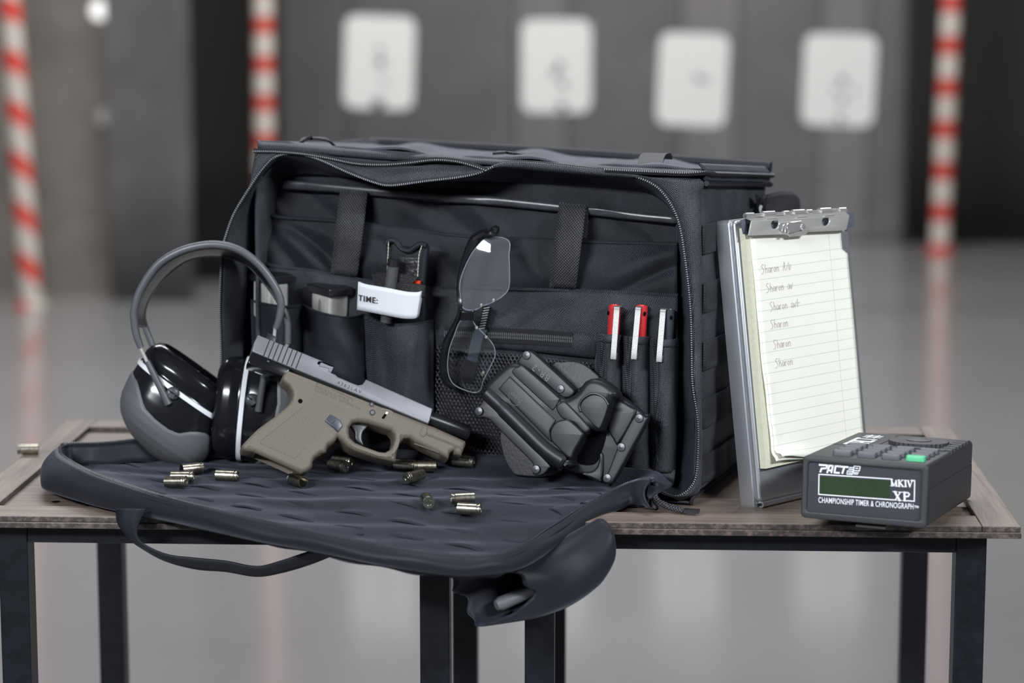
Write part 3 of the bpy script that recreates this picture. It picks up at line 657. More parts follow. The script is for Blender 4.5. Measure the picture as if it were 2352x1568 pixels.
# zip tape turned inward along the rim
cen = sum((Vv for Vv in rimP), V()) / NR
def tapef(s, t):
    i = round(s * (NR - 1)); tg = (rimP[min(i + 1, NR - 1)] - rimP[max(i - 1, 0)]).normalized(); inn = EZ.cross(tg); inn.z = 0; inn.normalize()
    sg = 1 if (cen - rimP[i]).dot(inn) > 0 else -1
    return rimP[i] + inn * sg * (.001 + .004 * t) - EZ * (.018 * t + .001 * math.sin(s * 130) * t)
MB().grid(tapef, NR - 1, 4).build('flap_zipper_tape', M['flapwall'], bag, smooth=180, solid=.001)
MB().tube(rimP, .0019, 6).build('flap_zipper_coil', M['strap'], bag)
teeth_path(MB(), [p + EZ * .0016 for p in rimP], .002, (.0011, .0026, .0010), lambda s: EZ.cross(V((1, -.4, 0))) if s > .4 else V((0, 1, .3)), 0).build('flap_zipper_teeth', plain('coil_dark', (.05, .052, .06), .4), bag, smooth=0, kind='stuff')
# a second piping line lower on the wall
MB().tube([p.lerp(q, .16) + (p - cen).normalized() * .004 for p, q in list(zip(rimP, botP))[40:]], .0016, 6).build('flap_piping', M['strap'], bag)
# floor of the tray: four-sided patch with rows of stitched webbing
def inset(i): p = botP[i].lerp(rimP[i], .32); d = (cen - p); d.z = 0; return p + d.normalized() * .002
sl = [inset(i) for i in range(0, 57)]; sf = [inset(i) for i in range(56, 138)]; sr = [inset(i) for i in range(137, NR)]
NL = 90
Lc = resample(sl, NL + 1)                 # hinge -> front left
Fc = resample(sf, 161)                    # front left -> front right
Rc = resample(sr[::-1], NL + 1)           # hinge -> front right
Bc = resample(cr([sl[0], BL(.06, .0, .016), BL(.15, .004, .019), BL(.25, .004, .020), BL(.35, .0, .019), BL(.40, -.006, .017), sr[-1]], 10), 161)
def floorf(s, t):
    i = round(s * 160); j = round(t * NL)
    c = Bc[i] * (1 - t) + Fc[i] * t + Lc[j] * (1 - s) + Rc[j] * s - (Bc[0] * (1 - s) * (1 - t) + Bc[160] * s * (1 - t) + Fc[0] * (1 - s) * t + Fc[160] * s * t)
    e = sstep(0, .05, s) * (1 - sstep(.95, 1, s)) * (1 - sstep(.93, 1, t))
    c.z = max(c.z, TOP + .0072 - max(0, 1.93 - c.y) * .22)
    hump = .010 * math.exp(-((t - .10) / .07) ** 2)
    rows = t * 9.0 - .9 + .5 * (s - .5); fr = rows - math.floor(rows); cl = s * 9.5 + (.5 if int(math.floor(rows)) % 2 else 0); fc = cl - math.floor(cl)
    puff = 0
    c.z += e * (hump + puff + .0012 * nz(s * 3, t * 4))
    return c
fl = MB().grid(floorf, 160, NL); flap_floor = fl.build('flap_floor', M['flap'], bag, smooth=180, solid=.0015)
MOL = []
for k in range(7):
    ta = .20 + .108 * k
    def mol(s, q, ta=ta, k=k):
        s_ = lerp(.03, .97, s); t = min(.985, ta + q * .088); c = floorf(round(s_ * 160) / 160, round(t * NL) / NL)
        i0 = s_ * 160; f0 = i0 - math.floor(i0); a_ = floorf(math.floor(i0) / 160, round(t * NL) / NL); b_ = floorf(min(160, math.floor(i0) + 1) / 160, round(t * NL) / NL); c = a_.lerp(b_, f0)
        ph = s_ * 10.5 + .5 * (k % 2) + .12 * math.sin(k * 3.1); fc = ph - math.floor(ph); lift = max(0, math.sin(math.pi * min(1, max(0, (fc - .16) / .68)))) ** .8
        return c + EZ * (.0012 + lift * (.0016 + .0009 * math.sin(ph * 1.7 + k * 2.1)) * q ** 1.5)
    wm = MB().grid(mol, 150, 6); wm.build('molle_webbing', M['flap'], bag, smooth=180, solid=-.0010); MOL.append(wm)
allm = MB().add(fl.v, fl.f)
for wm in MOL: allm.add([v + EZ * .001 for v in wm.v], wm.f)
FBVH = BVHTree.FromPolygons([tuple(v) for v in allm.v], allm.f)
def onflap(x, y):
    d = ray(x, y).normalized(); h = FBVH.ray_cast(CAM, d); return h[0] if h[0] is not None else onz(x, y, .772)
# grab handle hanging from the flap
eA = [(268, 1168), (272, 1200), (298, 1234), (327, 1256), (380, 1285), (450, 1304), (520, 1310), (590, 1321), (650, 1312), (720, 1291), (790, 1262), (850, 1240)]
eB = [(336, 1168), (320, 1200), (317, 1230), (336, 1251), (386, 1272), (450, 1280), (520, 1287), (588, 1299), (640, 1288), (700, 1268), (760, 1250), (830, 1222)]
hA = cr([ony(x, y, 1.888 - .03 * sstep(400, 850, x)) for x, y in eA], 8); hB = cr([ony(x, y, 1.880 - .03 * sstep(400, 850, x)) for x, y in eB], 8)
MB().grid(lambda s, t: hA[round(s * (len(hA) - 1))].lerp(hB[round(s * (len(hA) - 1))], t), len(hA) - 1, 3).build('flap_handle', M['strap'], bag, smooth=180, solid=-.0016)
# rolled pouch under the front corner of the flap
pc = cr([ony(1118, 1368, 1.828), ony(1200, 1354, 1.845), ony(1280, 1322, 1.865), ony(1340, 1286, 1.876), ony(1383, 1246, 1.88), ony(1398, 1218, 1.882)], 6)
pd = (ony(1360, 1262, 1.862) - ony(1118, 1366, 1.815)).normalized(); pa = (UP - pd * UP.dot(pd)).normalized(); pb = pd.cross(pa)
def pou(s, t):
    i = round(t * (len(pc) - 1)); a = s * 2 * math.pi; k = interp([(0, .0225), (.12, .0245), (.4, .0255), (.65, .0235), (.85, .018), (.95, .012), (1, .004)], t)
    rag = (.004 * math.sin(a * 3 + 1) + .003 * math.sin(a * 7)) * (1 - sstep(0, .15, t)); kk = k * (1 + .04 * math.sin(a * 2 + t * 5) + .02 * math.sin(a * 5 + t * 9))
    cut = .034 * max(-.4, (pa * math.cos(a) + pb * math.sin(a)).dot(-FW) - (pa * math.cos(a) + pb * math.sin(a)).dot(UP) * .25) * (1 - sstep(0, .45, t))
    return pc[i] + pd * cut + pa * (math.cos(a) * kk * 1.0) + pb * (math.sin(a) * kk * .85) + pd * rag
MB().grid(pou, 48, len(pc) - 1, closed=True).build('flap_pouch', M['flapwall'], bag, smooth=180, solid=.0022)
q0 = ony(1150, 1386, 1.835)
MB().tube([q0 - pd * .004, q0, q0 + pd * .07], [.004, .0058, .0058], 12).build('pouch_rod', M['greyp'], bag)
MB().tube([ony(1180, 1408, 1.84), ony(1180, 1408, 1.84) + pd * .05], .0035, 10).build('pouch_rod', M['black'], bag)
# flap hinge gusset at the right and its zip pull
sheet('flap_corner_gusset', [(1460, 1105), (1480, 1106), (1497, 1112)], [(1440, 1160), (1475, 1166), (1497, 1172)], lambda s, t: -.03 + .02 * s, M['flapwall'], nu=8, nv=6)
sl0 = bat(1500, 1128, -.02); SP = Plane(sl0, EU, (EZ + EW * .3))
psolid(SP, [[(-.006, .0055), (.004, .005), (.0045, -.005), (-.005, -.006)]], 0, .005, .001, uvs=True).build('zipper_slider', M['satin'], bag, smooth=40)
MB().tube(cr([SP.w(.0, -.004, .003), SP.w(.003, -.009, .005), SP.w(.006, -.013, .003), SP.w(.003, -.016, .0), SP.w(-.001, -.012, .001)], 5, True), .0011, 6).build('pull_ring', M['darkst'], bag)
for dy in (0, 9):
    MB().tube(cr([onz(x, y, z) for x, y, z in ((1507, 1142, .773), (1516, 1152 + dy * .4, .768), (1535, 1160 + dy * .6, .764), (1560, 1168 + dy * .5, .763), (1578, 1173, .763))], 10), [.0018 + .0003 * math.sin(k * 1.9) for k in range(41)], 8).build('pull_cord', M['web'], bag)
MB().ribbon([onz(1572, 1172, .7635), onz(1606, 1174, .7635)], V((0, 1, 0)), .006, .003).build('pull_tab', M['black'], bag)
# ------------------------------------------------------------------ ear muffs
YM = 2.086
muff_base = onz(430, 1062, .770)
muff = root('ear_muffs', 'grey and black ear muffs standing on the flap left of the pistol', 'ear muffs', (muff_base.x + .02, muff_base.y, .7705))
def cup(cpx, dpx, opx, yy, hl, hw, hb, fade):
    c = ony(*cpx, yy)
    d = (RT * dpx[0] - UP * dpx[1]).normalized(); o = (RT * opx[0] - UP * opx[1]); o = (o - d * o.dot(d)).normalized(); t = d.cross(o)      # along ring, outward, across
    if t.dot(FW) > 0: t = -t                                                                                       # toward the viewer
    def sc(h): return interp([(-.024, .74), (-.0215, .86), (-.017, .945), (-.010, .985), (-.004, .965), (-.001, .95), (0, .995), (.0035, .995), (.004, .975), (.012, 1.0), (.022, 1.01), (.031, 1.0), (.039, .955), (.046, .87), (.052, .72), (.057, .53), (.0605, .30), (.0622, .12), (.0626, 0)], h)
    def pt(a, h, g=0):
        k = sc(h); ex = .82
        ca, sa = math.cos(a), math.sin(a); ca = math.copysign(abs(ca) ** ex, ca); sa = math.copysign(abs(sa) ** ex, sa)
        return c + d * (ca * (hl * k + g)) + t * (sa * (hw * k + g)) + o * (h + (g * .8 if h > .03 else 0)) + d * (fade * max(0, h))
    def band(h0, h1, n, g=0): return MB().grid(lambda s, q: pt(s * 2 * math.pi, lerp(h0, h1, q), g), 56, n, closed=True)
    mb = MB().grid(lambda s, q: pt(s * 2 * math.pi, interp([(0, -.012), (.12, -.022), (.2, -.0235), (.35, -.021), (.6, -.013), (.8, -.006), (1, -.0005)], q)) if q > .1 else c + (pt(s * 2 * math.pi, -.012) - c) * lerp(.55, .7, q / .1), 56, 20, closed=True)
    cu = mb.build('ear_cushion', M['gloss'], muff, smooth=180)
    MB().grid(lambda s, q: c + d * math.cos(s * 6.2832) * .03 * q + t * math.sin(s * 6.2832) * .024 * q - o * .006, 32, 2, closed=True).build('foam_liner', M['hole'], muff)
    rg = MB().grid(lambda s, q: pt(s * 2 * math.pi, [-.0002, -.0002, .0038, .0038][round(q * 3)], [-.004, .0008, .0008, -.004][round(q * 3)]), 56, 3, closed=True)
    rg.build('white_ring', M['whitep'], muff, smooth=30)
    band(.0036, .0626, 26).build('cup_shell', M['gloss'], muff, smooth=180)
    g = MB().grid(lambda s, q: pt(s * 2 * math.pi, lerp(hb(s * 2 * math.pi), .0626, q ** .9), .0011 if q > .02 else -.0006), 96, 26, closed=True)
    g.build('cup_cover', M['greyp'], muff, smooth=180)
    return c, d, o, t
def hb1(a):
    a = (a + math.pi) % (2 * math.pi) - math.pi       # 0 at the lower right end of the ring, pi/2 facing the viewer, pi at the upper left end
    f = interp([(-3.15, .010), (-2.5, .014), (-1.5, .03), (-.6, .016), (.3, .0165), (.7, .0165), (.9, .019), (1.06, .0225), (1.25, .029), (1.45, .0318), (1.65, .0315), (1.94, .028), (2.18, .0195), (2.4, .0145), (2.77, .0125), (3.15, .010)], a)
    return f
c1, d1, o1, t1 = cup((420, 893), (.81, .587), (-.587, .81), YM, .0465, .036, hb1, .18)
def hb2(a):
    a = (a + math.pi) % (2 * math.pi) - math.pi
    return interp([(-3.15, .012), (0, .012), (.5, .02), (1.1, .028), (1.7, .032), (2.3, .028), (2.8, .014), (3.15, .012)], a)
YM2 = 2.084
c2, d2, o2, t2 = cup((559, 938), (-.104, .995), (.995, .104), YM2, .0465, .034, hb2, 0)
# stirrups with pivots
def stirrup(c, t, top, low, piv, yy):
    a, b_, p = ony(*top, yy), ony(*low, yy), ony(*piv, yy)
    h = MB().tube([a, a.lerp(b_, .3), b_], [.0026, .0029, .0034], 12); h.tube([p.lerp(b_, .35), p], .0032, 8)
    st = h.build('stirrup', M['greyband'], muff)
    f = (CAM - p).normalized()
    MB().lathe(p - f * .006, f, RT, [(.0001, -.004), (.0058, -.004), (.0058, .0050), (.0052, .0060), (.0035, .0066), (0, .0068)], 24).build('pivot_cap', M['pivot'], st, smooth=50)
    MB().box(p + f * .0006, (.0085, .0011, .0008), (RT * .8 + UP * -.6, (RT * .6 + UP * .8), f)).build('pivot_slot', M['hole'], st, smooth=0)
YF = YM - .039
stirrup(c1, t1, (338, 829), (387, 928), (397, 903), YF)
YF2 = YM2 - .036
stirrup(c2, t2, (608, 852), (594, 944), (579, 918), YF2)
# wires and padded headband
K1 = crop(240, 520, 2.57)
fr = K1([(215, 715), (190, 645), (177, 570), (176, 490), (215, 368), (310, 230), (430, 152), (560, 113), (680, 108), (800, 140), (915, 228), (1005, 350), (1042, 450), (1032, 540), (1012, 600)])
bk = K1([(288, 712), (262, 650), (240, 590), (226, 520), (250, 430), (330, 312), (450, 208), (560, 168), (700, 166), (840, 212), (955, 330), (1045, 465), (1080, 560), (1082, 690)])
frp = cr([ony(x, y, lerp(YF, YF2, sstep(380, 650, x))) for x, y in fr], 10); bkp = cr([ony(x, y, lerp(YM + .012, YM2 + .012, sstep(380, 650, x))) for x, y in bk], 10)
MB().tube(frp, [lerp(.0029, .0034, sstep(.0, .3, math.sin(math.pi * i / (len(frp) - 1)))) for i in range(len(frp))], 12).build('headband_wire', M['greyband'], muff)
MB().tube(bkp, .0029, 12).build('headband_wire', M['greyband'], muff)
FA = resample(frp[18:130], 80); FB = resample(bkp[20:118], 80)
MB().grid(lambda s, q: FA[round(s * 79)].lerp(FB[round(s * 79)], q) - EZ * (.0015 * math.sin(math.pi * q)), 79, 5).build('headband_pad', M['black'], muff, smooth=180, solid=.002)
for (a, b_) in (((323, 799), (338, 831)), ((632, 752), (627, 800)), ((627, 800), (608, 856))):
    yy = YF if a[0] < 400 else YF2
    MB().tube([ony(*a, yy), ony(*b_, yy)], .0016, 8).build('adjusting_rod', M['satin'], muff)
MB().tube([bkp[0], bkp[0].lerp(c1 + o1 * .01, .6)], .0016, 8).build('adjusting_rod', M['satin'], muff)
MB().tube([bkp[-1], bkp[-1].lerp(c2 + o2 * .012 - t2 * .03, .7)], .0016, 8).build('adjusting_rod', M['satin'], muff)

# ------------------------------------------------------------------ pistol, slide locked back, leaning on the right ear cup
K2 = crop(530, 740, 3.92)
ga = V((math.cos(R(15)), math.sin(R(15)), 0)); gback = V((-math.sin(R(15)), math.cos(R(15)), 0)); GL = R(22)
gb = EZ * math.cos(GL) + gback * math.sin(GL)
g0 = onz(662, 1106, .7715); GP = Plane(g0, ga, gb); GP.O = g0 + GP.n * .0135
HW = .0138; SW = .0125
gun = root('pistol', 'tan-framed pistol with grey slide locked back, leaning on the ear muffs', 'pistol', (g0.x + .03, g0.y + .01, .7715))
FR = K2([(520, 428), (478, 462), (462, 500), (472, 530), (520, 565), (552, 615), (560, 650), (548, 700), (505, 755), (400, 842), (250, 952), (160, 1040), (105, 1100), (104, 1130), (120, 1150), (200, 1162), (632, 1356), (688, 1338), (738, 1295), (742, 1250), (760, 1215), (810, 1180), (862, 1168), (872, 1130), (880, 1105), (925, 1080), (948, 1060), (965, 1030), (1000, 1060), (1045, 1110), (1110, 1150), (1300, 1212), (1478, 1254), (1490, 1240), (1498, 1170), (1530, 1075), (1565, 1040), (1610, 1038), (1660, 1075), (1760, 1125), (1965, 1225), (1980, 1165), (2010, 1150), (2020, 1180), (2080, 1198), (2122, 1090), (2118, 1062), (1832, 935), (1782, 918)])
HOLE = K2([(1068, 985), (1072, 940), (1100, 900), (1150, 893), (1235, 905), (1440, 968), (1474, 1005), (1478, 1050), (1465, 1100), (1440, 1142), (1395, 1165), (1340, 1160), (1200, 1110), (1120, 1075), (1075, 1030)])
fm = psolid(GP, [FR, HOLE], -HW, HW, .0042, 4)
frame = fm.build('frame', M['tan'], gun, smooth=50)
# magazine well cut up into the grip
u0, v0 = GP.px(*K2([(175, 1148)])[0], HW); u1, v1 = GP.px(*K2([(615, 1345)])[0], HW)
gd = V((u1 - u0, v1 - v0)); gl = gd.length; gd.normalize(); gp = V((-gd.y, gd.x))
def guv(a, h): return (u0 + gd.x * a + gp.x * h, v0 + gd.y * a + gp.y * h)
cut = psolid(GP, [[guv(.004, -.03), guv(gl - .004, -.03), guv(gl - .004, .035), guv(.006, .035)]], -HW + .0032, HW - .0032, .001, uvs=True).build('cutter', None, gun, smooth=0)
md = frame.modifiers.new('cut', 'BOOLEAN'); md.object = cut; md.operation = 'DIFFERENCE'; md.solver = 'EXACT'
bpy.context.view_layer.update(); dg = bpy.context.evaluated_depsgraph_get()
nm = bpy.data.meshes.new_from_object(frame.evaluated_get(dg)); frame.modifiers.remove(md); old = frame.data; frame.data = nm; bpy.data.meshes.remove(old); bpy.data.objects.remove(cut)
nm.shade_smooth(); nm.set_sharp_from_angle(angle=R(50)); nm.name = 'frame'
# slide
SL = K2([(245, 112), (210, 178), (193, 248), (192, 264), (1778, 916), (1795, 880), (1820, 775), (1216, 512), (1205, 535), (1185, 558), (1150, 566), (1100, 548), (1000, 505), (965, 490), (945, 470), (905, 452), (925, 408), (928, 388)])
slide = psolid(GP, [SL], -SW, SW, .0011, 3).build('slide', M['slide'], gun, smooth=30)
for i in range(8):
    tx, ty = 347 + 41.5 * i, 156 + 16.2 * i
    psolid(GP, [K2([(tx, ty), (tx + 9, ty + 4), (tx - 47, ty + 148), (tx - 56, ty + 144)])], SW - .0004, SW + .0001).build('serration', M['darkst'], slide, smooth=0)
# exposed underside of the slide behind the frame, gap line, barrel, recoil opening
psolid(GP, [K2([(190, 268), (160, 335), (158, 372), (480, 492), (540, 420)])], -.0115, .0105, .001).build('slide_rails', M['gloss'], gun, smooth=40)
psolid(GP, [K2([(330, 340), (350, 348), (345, 362), (325, 354)])], .0105, .0125).build('rail_pin', M['slate'], gun, smooth=0)
b0 = GP.at(*K2([(1700, 835)])[0], .002); b1 = GP.at(*K2([(2150, 1000)])[0], .002); bd = (b1 - b0).normalized()
MB().lathe(b0, bd, GP.n, [(0, 0), (.0066, 0), (.0066, (b1 - b0).length - .001), (.0060, (b1 - b0).length), (.0045, (b1 - b0).length), (.0045, (b1 - b0).length - .02), (0, (b1 - b0).length - .02)], 32).build('barrel', M['darkst'], gun, smooth=40)
# ejector, extractor in the port
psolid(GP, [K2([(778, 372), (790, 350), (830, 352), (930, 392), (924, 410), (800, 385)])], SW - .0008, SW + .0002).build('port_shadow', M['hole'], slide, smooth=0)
psolid(GP, [K2([(800, 378), (815, 360), (890, 392), (925, 402), (905, 450), (880, 440), (885, 415), (795, 392)])], SW - .0006, SW + .0006, .0002).build('extractor', M['slide'], slide, smooth=0)
# controls
psolid(GP, [K2([(900, 824), (985, 880), (1006, 930), (966, 985), (930, 950), (850, 884)])], HW - .001, HW + .0016, .0006).build('magazine_release', M['slate'], gun, smooth=40)
psolid(GP, [K2([(912, 908), (940, 880), (945, 884), (917, 912)])], HW + .0012, HW + .0018).build('release_groove', M['darkst'], gun, smooth=0)
psolid(GP, [K2([(1100, 898), (1240, 908), (1225, 945), (1190, 985), (1180, 1040), (1195, 1100), (1170, 1090), (1125, 1050), (1120, 985), (1085, 930)])], -.0035, .0045, .001, smooth=4, at=.0045).build('trigger', M['pivot'], gun, smooth=40)
for x, y, r_, m1 in ((626, 709, .0019, 'hole'), (1268, 739, .0019, 'darkst'), (1275, 812, .0026, 'darkst')):
    c = GP.at(*K2([(x, y)])[0], HW); MB().lathe(c, GP.n, GP.a, [(0, .0001), (r_ * .7, .0001), (r_ * .72, .0003), (r_, .0003), (r_, -.001)], 18).build('frame_pin', M[m1], gun)
    if m1 != 'hole': MB().lathe(c, GP.n, GP.a, [(0, .0006), (r_ * .62, .0006), (r_ * .66, 0)], 14).build('pin_face', M['key'], gun)
psolid(GP, [K2([(1400, 800), (1422, 808), (1380, 870), (1357, 862)])], HW - .001, HW + .0001).build('lever_slot', M['hole'], gun, smooth=0)
psolid(GP, [K2([(1402, 802), (1420, 809), (1408, 828), (1388, 822)])], HW - .001, HW + .0003).build('takedown_lever', M['satin'], gun, smooth=0)
psolid(GP, [K2([(1340, 785), (1370, 770), (1450, 795), (1470, 830), (1420, 885), (1370, 885), (1320, 860)])], HW - .0012, HW - .0002, .0004, smooth=4).build('lever_recess', M['tan'], gun, smooth=60)
psolid(GP, [K2([(1655, 1085), (1880, 1168), (1870, 1175), (1650, 1095)])], HW - .002, HW - .0004).build('rail_groove', M['tan_line'], gun, smooth=0)
psolid(GP, [K2([(1760, 990), (2092, 1128), (2084, 1146), (1758, 1018)])], HW - .001, HW + .0001).build('rail_groove', M['tan_line'], gun, smooth=0)
psolid(GP, [K2([(1735, 930), (1768, 945), (1760, 1010), (1730, 1030), (1705, 1000)])], HW - .001, HW + .0007, .0006, smooth=3).build('rail_shoulder', M['tan'], gun, smooth=60)
# stippled grip panel: rows of small pits
m_ = MB()
cq = K2([(760, 640), (1050, 760), (1000, 830), (880, 812), (850, 884), (900, 940), (575, 1222), (265, 1090)])
quad = [GP.px(*p, HW) for p in cq]
def inside(p, q):
    c = False; n_ = len(q)
    for i in range(n_):
        (x1_, y1_), (x2_, y2_) = q[i], q[i - 1]
        if (y1_ > p[1]) != (y2_ > p[1]) and p[0] < (x2_ - x1_) * (p[1] - y1_) / (y2_ - y1_) + x1_: c = not c
    return c
du = GP.px(*K2([(1050, 760)])[0], HW); da = V((du[0] - quad[0][0], du[1] - quad[0][1])).normalized(); db = V((-da.y, da.x)); st = .00185
for i in range(-60, 80):
    for j in range(-80, 20):
        q = V(quad[0]) + da * (i * st) + db * (j * st)
        if inside(q, quad):
            c = GP.w(q.x, q.y, HW + .00005); h = .00042
            m_.add([c + GP.a * h * .9, c + GP.b * h * .9, c - GP.a * h * .9, c - GP.b * h * .9, c - GP.n * .0003], [(0, 1, 2, 3)])
m_.build('grip_stipple', M['tan_line'], gun, smooth=0, kind='stuff')
for ln in ([(758, 600), (775, 552), (800, 548), (1085, 680), (1098, 700), (1085, 730)], [(265, 1090), (575, 1226), (640, 1165)], [(265, 1090), (275, 1065), (640, 770)]):
    strokes(GP, [[GP.px(*p, HW) for p in K2(ln)]], .00028, HW + .00005).build('panel_line', M['tan_line'], gun, smooth=0)
m_ = MB()
for x, y in ((885, 1055), (780, 1160), (660, 1285)):
    for i in range(-3, 4):
        for j in range(-5, 6):
            if (i + j) % 2: continue
            q = GP.px(*K2([(x + i * 9 - j * 1.2, y + j * 9 + i * 2)])[0], HW - .0035)
            if abs(i) * 1.6 + abs(j) < 8: m_.lathe(GP.w(*q, HW - .0032 + .0012 * (3 - abs(i)) / 3), GP.n, GP.a, [(0, .0006), (.00032, .0003), (.00045, 0)], 6)
m_.build('finger_stipple', M['tan'], gun, kind='stuff')
ang = math.atan2(*[GP.px(*K2([(1085, 700)])[0], HW)[1] - GP.px(*K2([(790, 575)])[0], HW)[1], GP.px(*K2([(1085, 700)])[0], HW)[0] - GP.px(*K2([(790, 575)])[0], HW)[0]])
for s_, p, sz, ex, mt, pl in (('MADE IN AUSTRIA', (766, 590), .0033, HW, 'tan_line', frame), ('GLOCK INC. SMYRNA GA', (756, 617), .0033, HW, 'tan_line', frame), ('4362LAV', (955, 552), .0043, SW, 'darkst', slide)):
    u, v = GP.px(*K2([p])[0], ex); text_mesh(GP, s_, sz, u, v, ex + .00005, ang, space=1.12 if sz < .004 else 1.45).build('lettering', M[mt], pl if pl is slide else gun, smooth=0)
rs = GP.px(*K2([(340, 135)])[0], 0); psolid(GP, [[(rs[0] - .004, rs[1] - .004), (rs[0] + .005, rs[1] - .0065), (rs[0] + .0055, rs[1] - .0005), (rs[0] - .001, rs[1] + .003)]], -.005, .005, .0006, uvs=True).build('rear_sight', M['darkst'], slide, smooth=40)

# ------------------------------------------------------------------ holster
K3 = crop(1070, 780, 4.612)
h0 = onz(1385, 1106, .7785); HLN = R(13)
hb_ = EZ * math.cos(HLN) + EW * math.sin(HLN); HP = Plane(h0 - EW * .004, EU, hb_)
hol = root('holster', 'black moulded paddle holster propped against the mesh pocket', 'holster', (h0.x - .05, h0.y, .7785))
HM = M['holster']
def hs(name, pts, n0, n1, bev, sm=3, mat=None, par=None, at=None): return psolid(HP, [K3(pts)], n0, n1, bev, 3, smooth=sm, at=at).build(name, mat or HM, par or hol, smooth=50)
hs('paddle', [(900, 268), (1010, 232), (1130, 225), (1245, 255), (1345, 330), (1420, 430), (1400, 700), (1250, 1000), (1100, 1300), (900, 1440), (560, 1440), (480, 1390), (410, 1270), (368, 1110), (364, 985), (470, 700)], -.024, -.020, .0012, mat=M['paddle'])
hs('back_shell', [(900, 700), (1380, 405), (1500, 455), (1630, 575), (1745, 660), (1890, 780), (1912, 850), (1560, 1500), (1490, 1522), (1410, 1512), (1260, 1430), (960, 1350), (600, 1000)], -.012, -.004, .003, sm=4)
body_n = .0165
BODY = [(188, 590), (225, 470), (300, 390), (410, 290), (470, 250), (545, 245), (610, 280), (800, 440), (1000, 600), (1060, 622), (1130, 595), (1200, 540), (1270, 440), (1380, 408), (1500, 452), (1580, 520), (1612, 565), (1600, 605), (1560, 625), (1528, 690), (1440, 945), (1375, 968), (1322, 948), (1298, 1000), (1245, 1028), (1160, 1180), (1105, 1272), (1130, 1305), (1110, 1345), (960, 1345), (880, 1310), (500, 930), (200, 620)]
body = hs('body', BODY, -.006, body_n, .0055, sm=2, at=.012)
hs('lower_flange', [(97, 770), (112, 718), (150, 690), (175, 640), (195, 618), (500, 920), (880, 1312), (880, 1360), (830, 1420), (770, 1442), (715, 1428), (696, 1380), (708, 1340), (690, 1290), (480, 1080), (300, 900), (250, 850), (190, 826), (135, 828), (102, 805)], -.004, .002, .0012)
hs('upper_flange', [(545, 245), (590, 160), (640, 118), (690, 118), (740, 152), (900, 295), (1100, 480), (1150, 545), (1125, 595), (1050, 618), (990, 590), (800, 430), (620, 290)], -.004, .006, .0016)
hs('rear_flange', [(1850, 782), (1905, 815), (1915, 858), (1740, 1180), (1560, 1498), (1500, 1512), (1478, 1460), (1520, 1360), (1600, 1150), (1700, 950), (1790, 800)], -.006, .003, .0014)
# relief on the body
cyl = [HP.at(*K3([p])[0], body_n - .004) for p in ((232, 565), (420, 740), (640, 955), (860, 1165), (1060, 1300))]
MB().tube(cr(cyl, 6), [.0068] * 6 + [.0076] * 18 + [.006], 16).build('muzzle_ridge', HM, hol)
def relief(name, pts, h, bev=.0016, sm=4): return hs(name, pts, body_n - .003, body_n + h, bev, sm)
relief('slide_panel', [(340, 520), (462, 382), (950, 850), (890, 960), (905, 1085), (880, 1070)], .0018, .0014, 0)
relief('upper_step', [(485, 345), (560, 282), (620, 290), (960, 590), (990, 640), (930, 740), (880, 720), (640, 500)], .0007, .0010, 3)
relief('grip_pad', [(945, 875), (1040, 842), (1110, 858), (1235, 975), (1236, 1020), (1150, 1170), (1098, 1258), (960, 1135), (898, 1060), (892, 965)], .0026, .0016)
relief('trigger_block', [(952, 722), (985, 672), (1045, 655), (1120, 720), (1300, 920), (1270, 985), (1220, 960), (1140, 880), (1040, 845), (990, 800)], .0019, .0014)
relief('guard_pad', [(1205, 745), (1210, 670), (1270, 600), (1360, 570), (1450, 600), (1510, 680), (1430, 920), (1380, 930), (1300, 850)], .0004, .0010)
MB().tube(cr([HP.at(*K3([p])[0], body_n + .001) for p in ((1215, 760), (1200, 700), (1235, 630), (1320, 575), (1400, 578), (1470, 620), (1512, 690))], 6), .0012, 8).build('guard_ridge', HM, hol)
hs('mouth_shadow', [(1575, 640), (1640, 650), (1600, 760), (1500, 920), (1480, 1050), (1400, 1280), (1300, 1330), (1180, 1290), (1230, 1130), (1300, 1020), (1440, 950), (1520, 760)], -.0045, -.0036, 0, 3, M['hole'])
hs('inner_fold', [(1420, 1200), (1450, 1230), (1440, 1490), (1400, 1500), (1220, 1410), (1330, 1390), (1390, 1330)], -.006, -.001, .002, 3)
hs('inner_wall', [(1600, 640), (1740, 700), (1800, 780), (1620, 1100), (1560, 1060), (1500, 930), (1540, 780)], -.006, -.0015, .002, 3)
for x, y in ((645, 165), (1003, 522)): MB().lathe(HP.at(*K3([(x, y)])[0], .006), HP.n, HP.a, [(.0038, -.002), (.0038, .0004), (.0032, .0012), (0, .0016)], 20).build('rivet', M['rivet'], hol)
for x, y in ((140, 757), (745, 1372), (1838, 832), (1648, 1138), (1500, 1465)): MB().lathe(HP.at(*K3([(x, y)])[0], .003), HP.n, HP.a, [(.0038, -.002), (.0038, .0004), (.0032, .0012), (0, .0016)], 20).build('rivet', M['rivet'], hol)
u, v = HP.px(*K3([(905, 395)])[0], .006); p2 = HP.px(*K3([(765, 285)])[0], .006); an = math.atan2(p2[1] - v, p2[0] - u)
text_mesh(HP, 'BR-2', .0078, u, v, .0061, an, .0004, space=1.25).build('lettering', M['black'], hol, smooth=0)
lc = HP.px(*K3([(534, 598)])[0], body_n + .0018)
ell = [(lc[0] + .0066 * math.cos(R(a)), lc[1] + .0077 * math.sin(R(a))) for a in range(0, 361, 12)]
strokes(HP, [ell], .0003, body_n + .0019, .0003).build('logo_ring', M['black'], hol, smooth=0)
u, v = HP.px(*K3([(598, 640)])[0], body_n + .0018); text_mesh(HP, 'Fobus', .0050, u, v, body_n + .0019, R(146), .0003).build('logo_lettering', M['black'], hol, smooth=0)
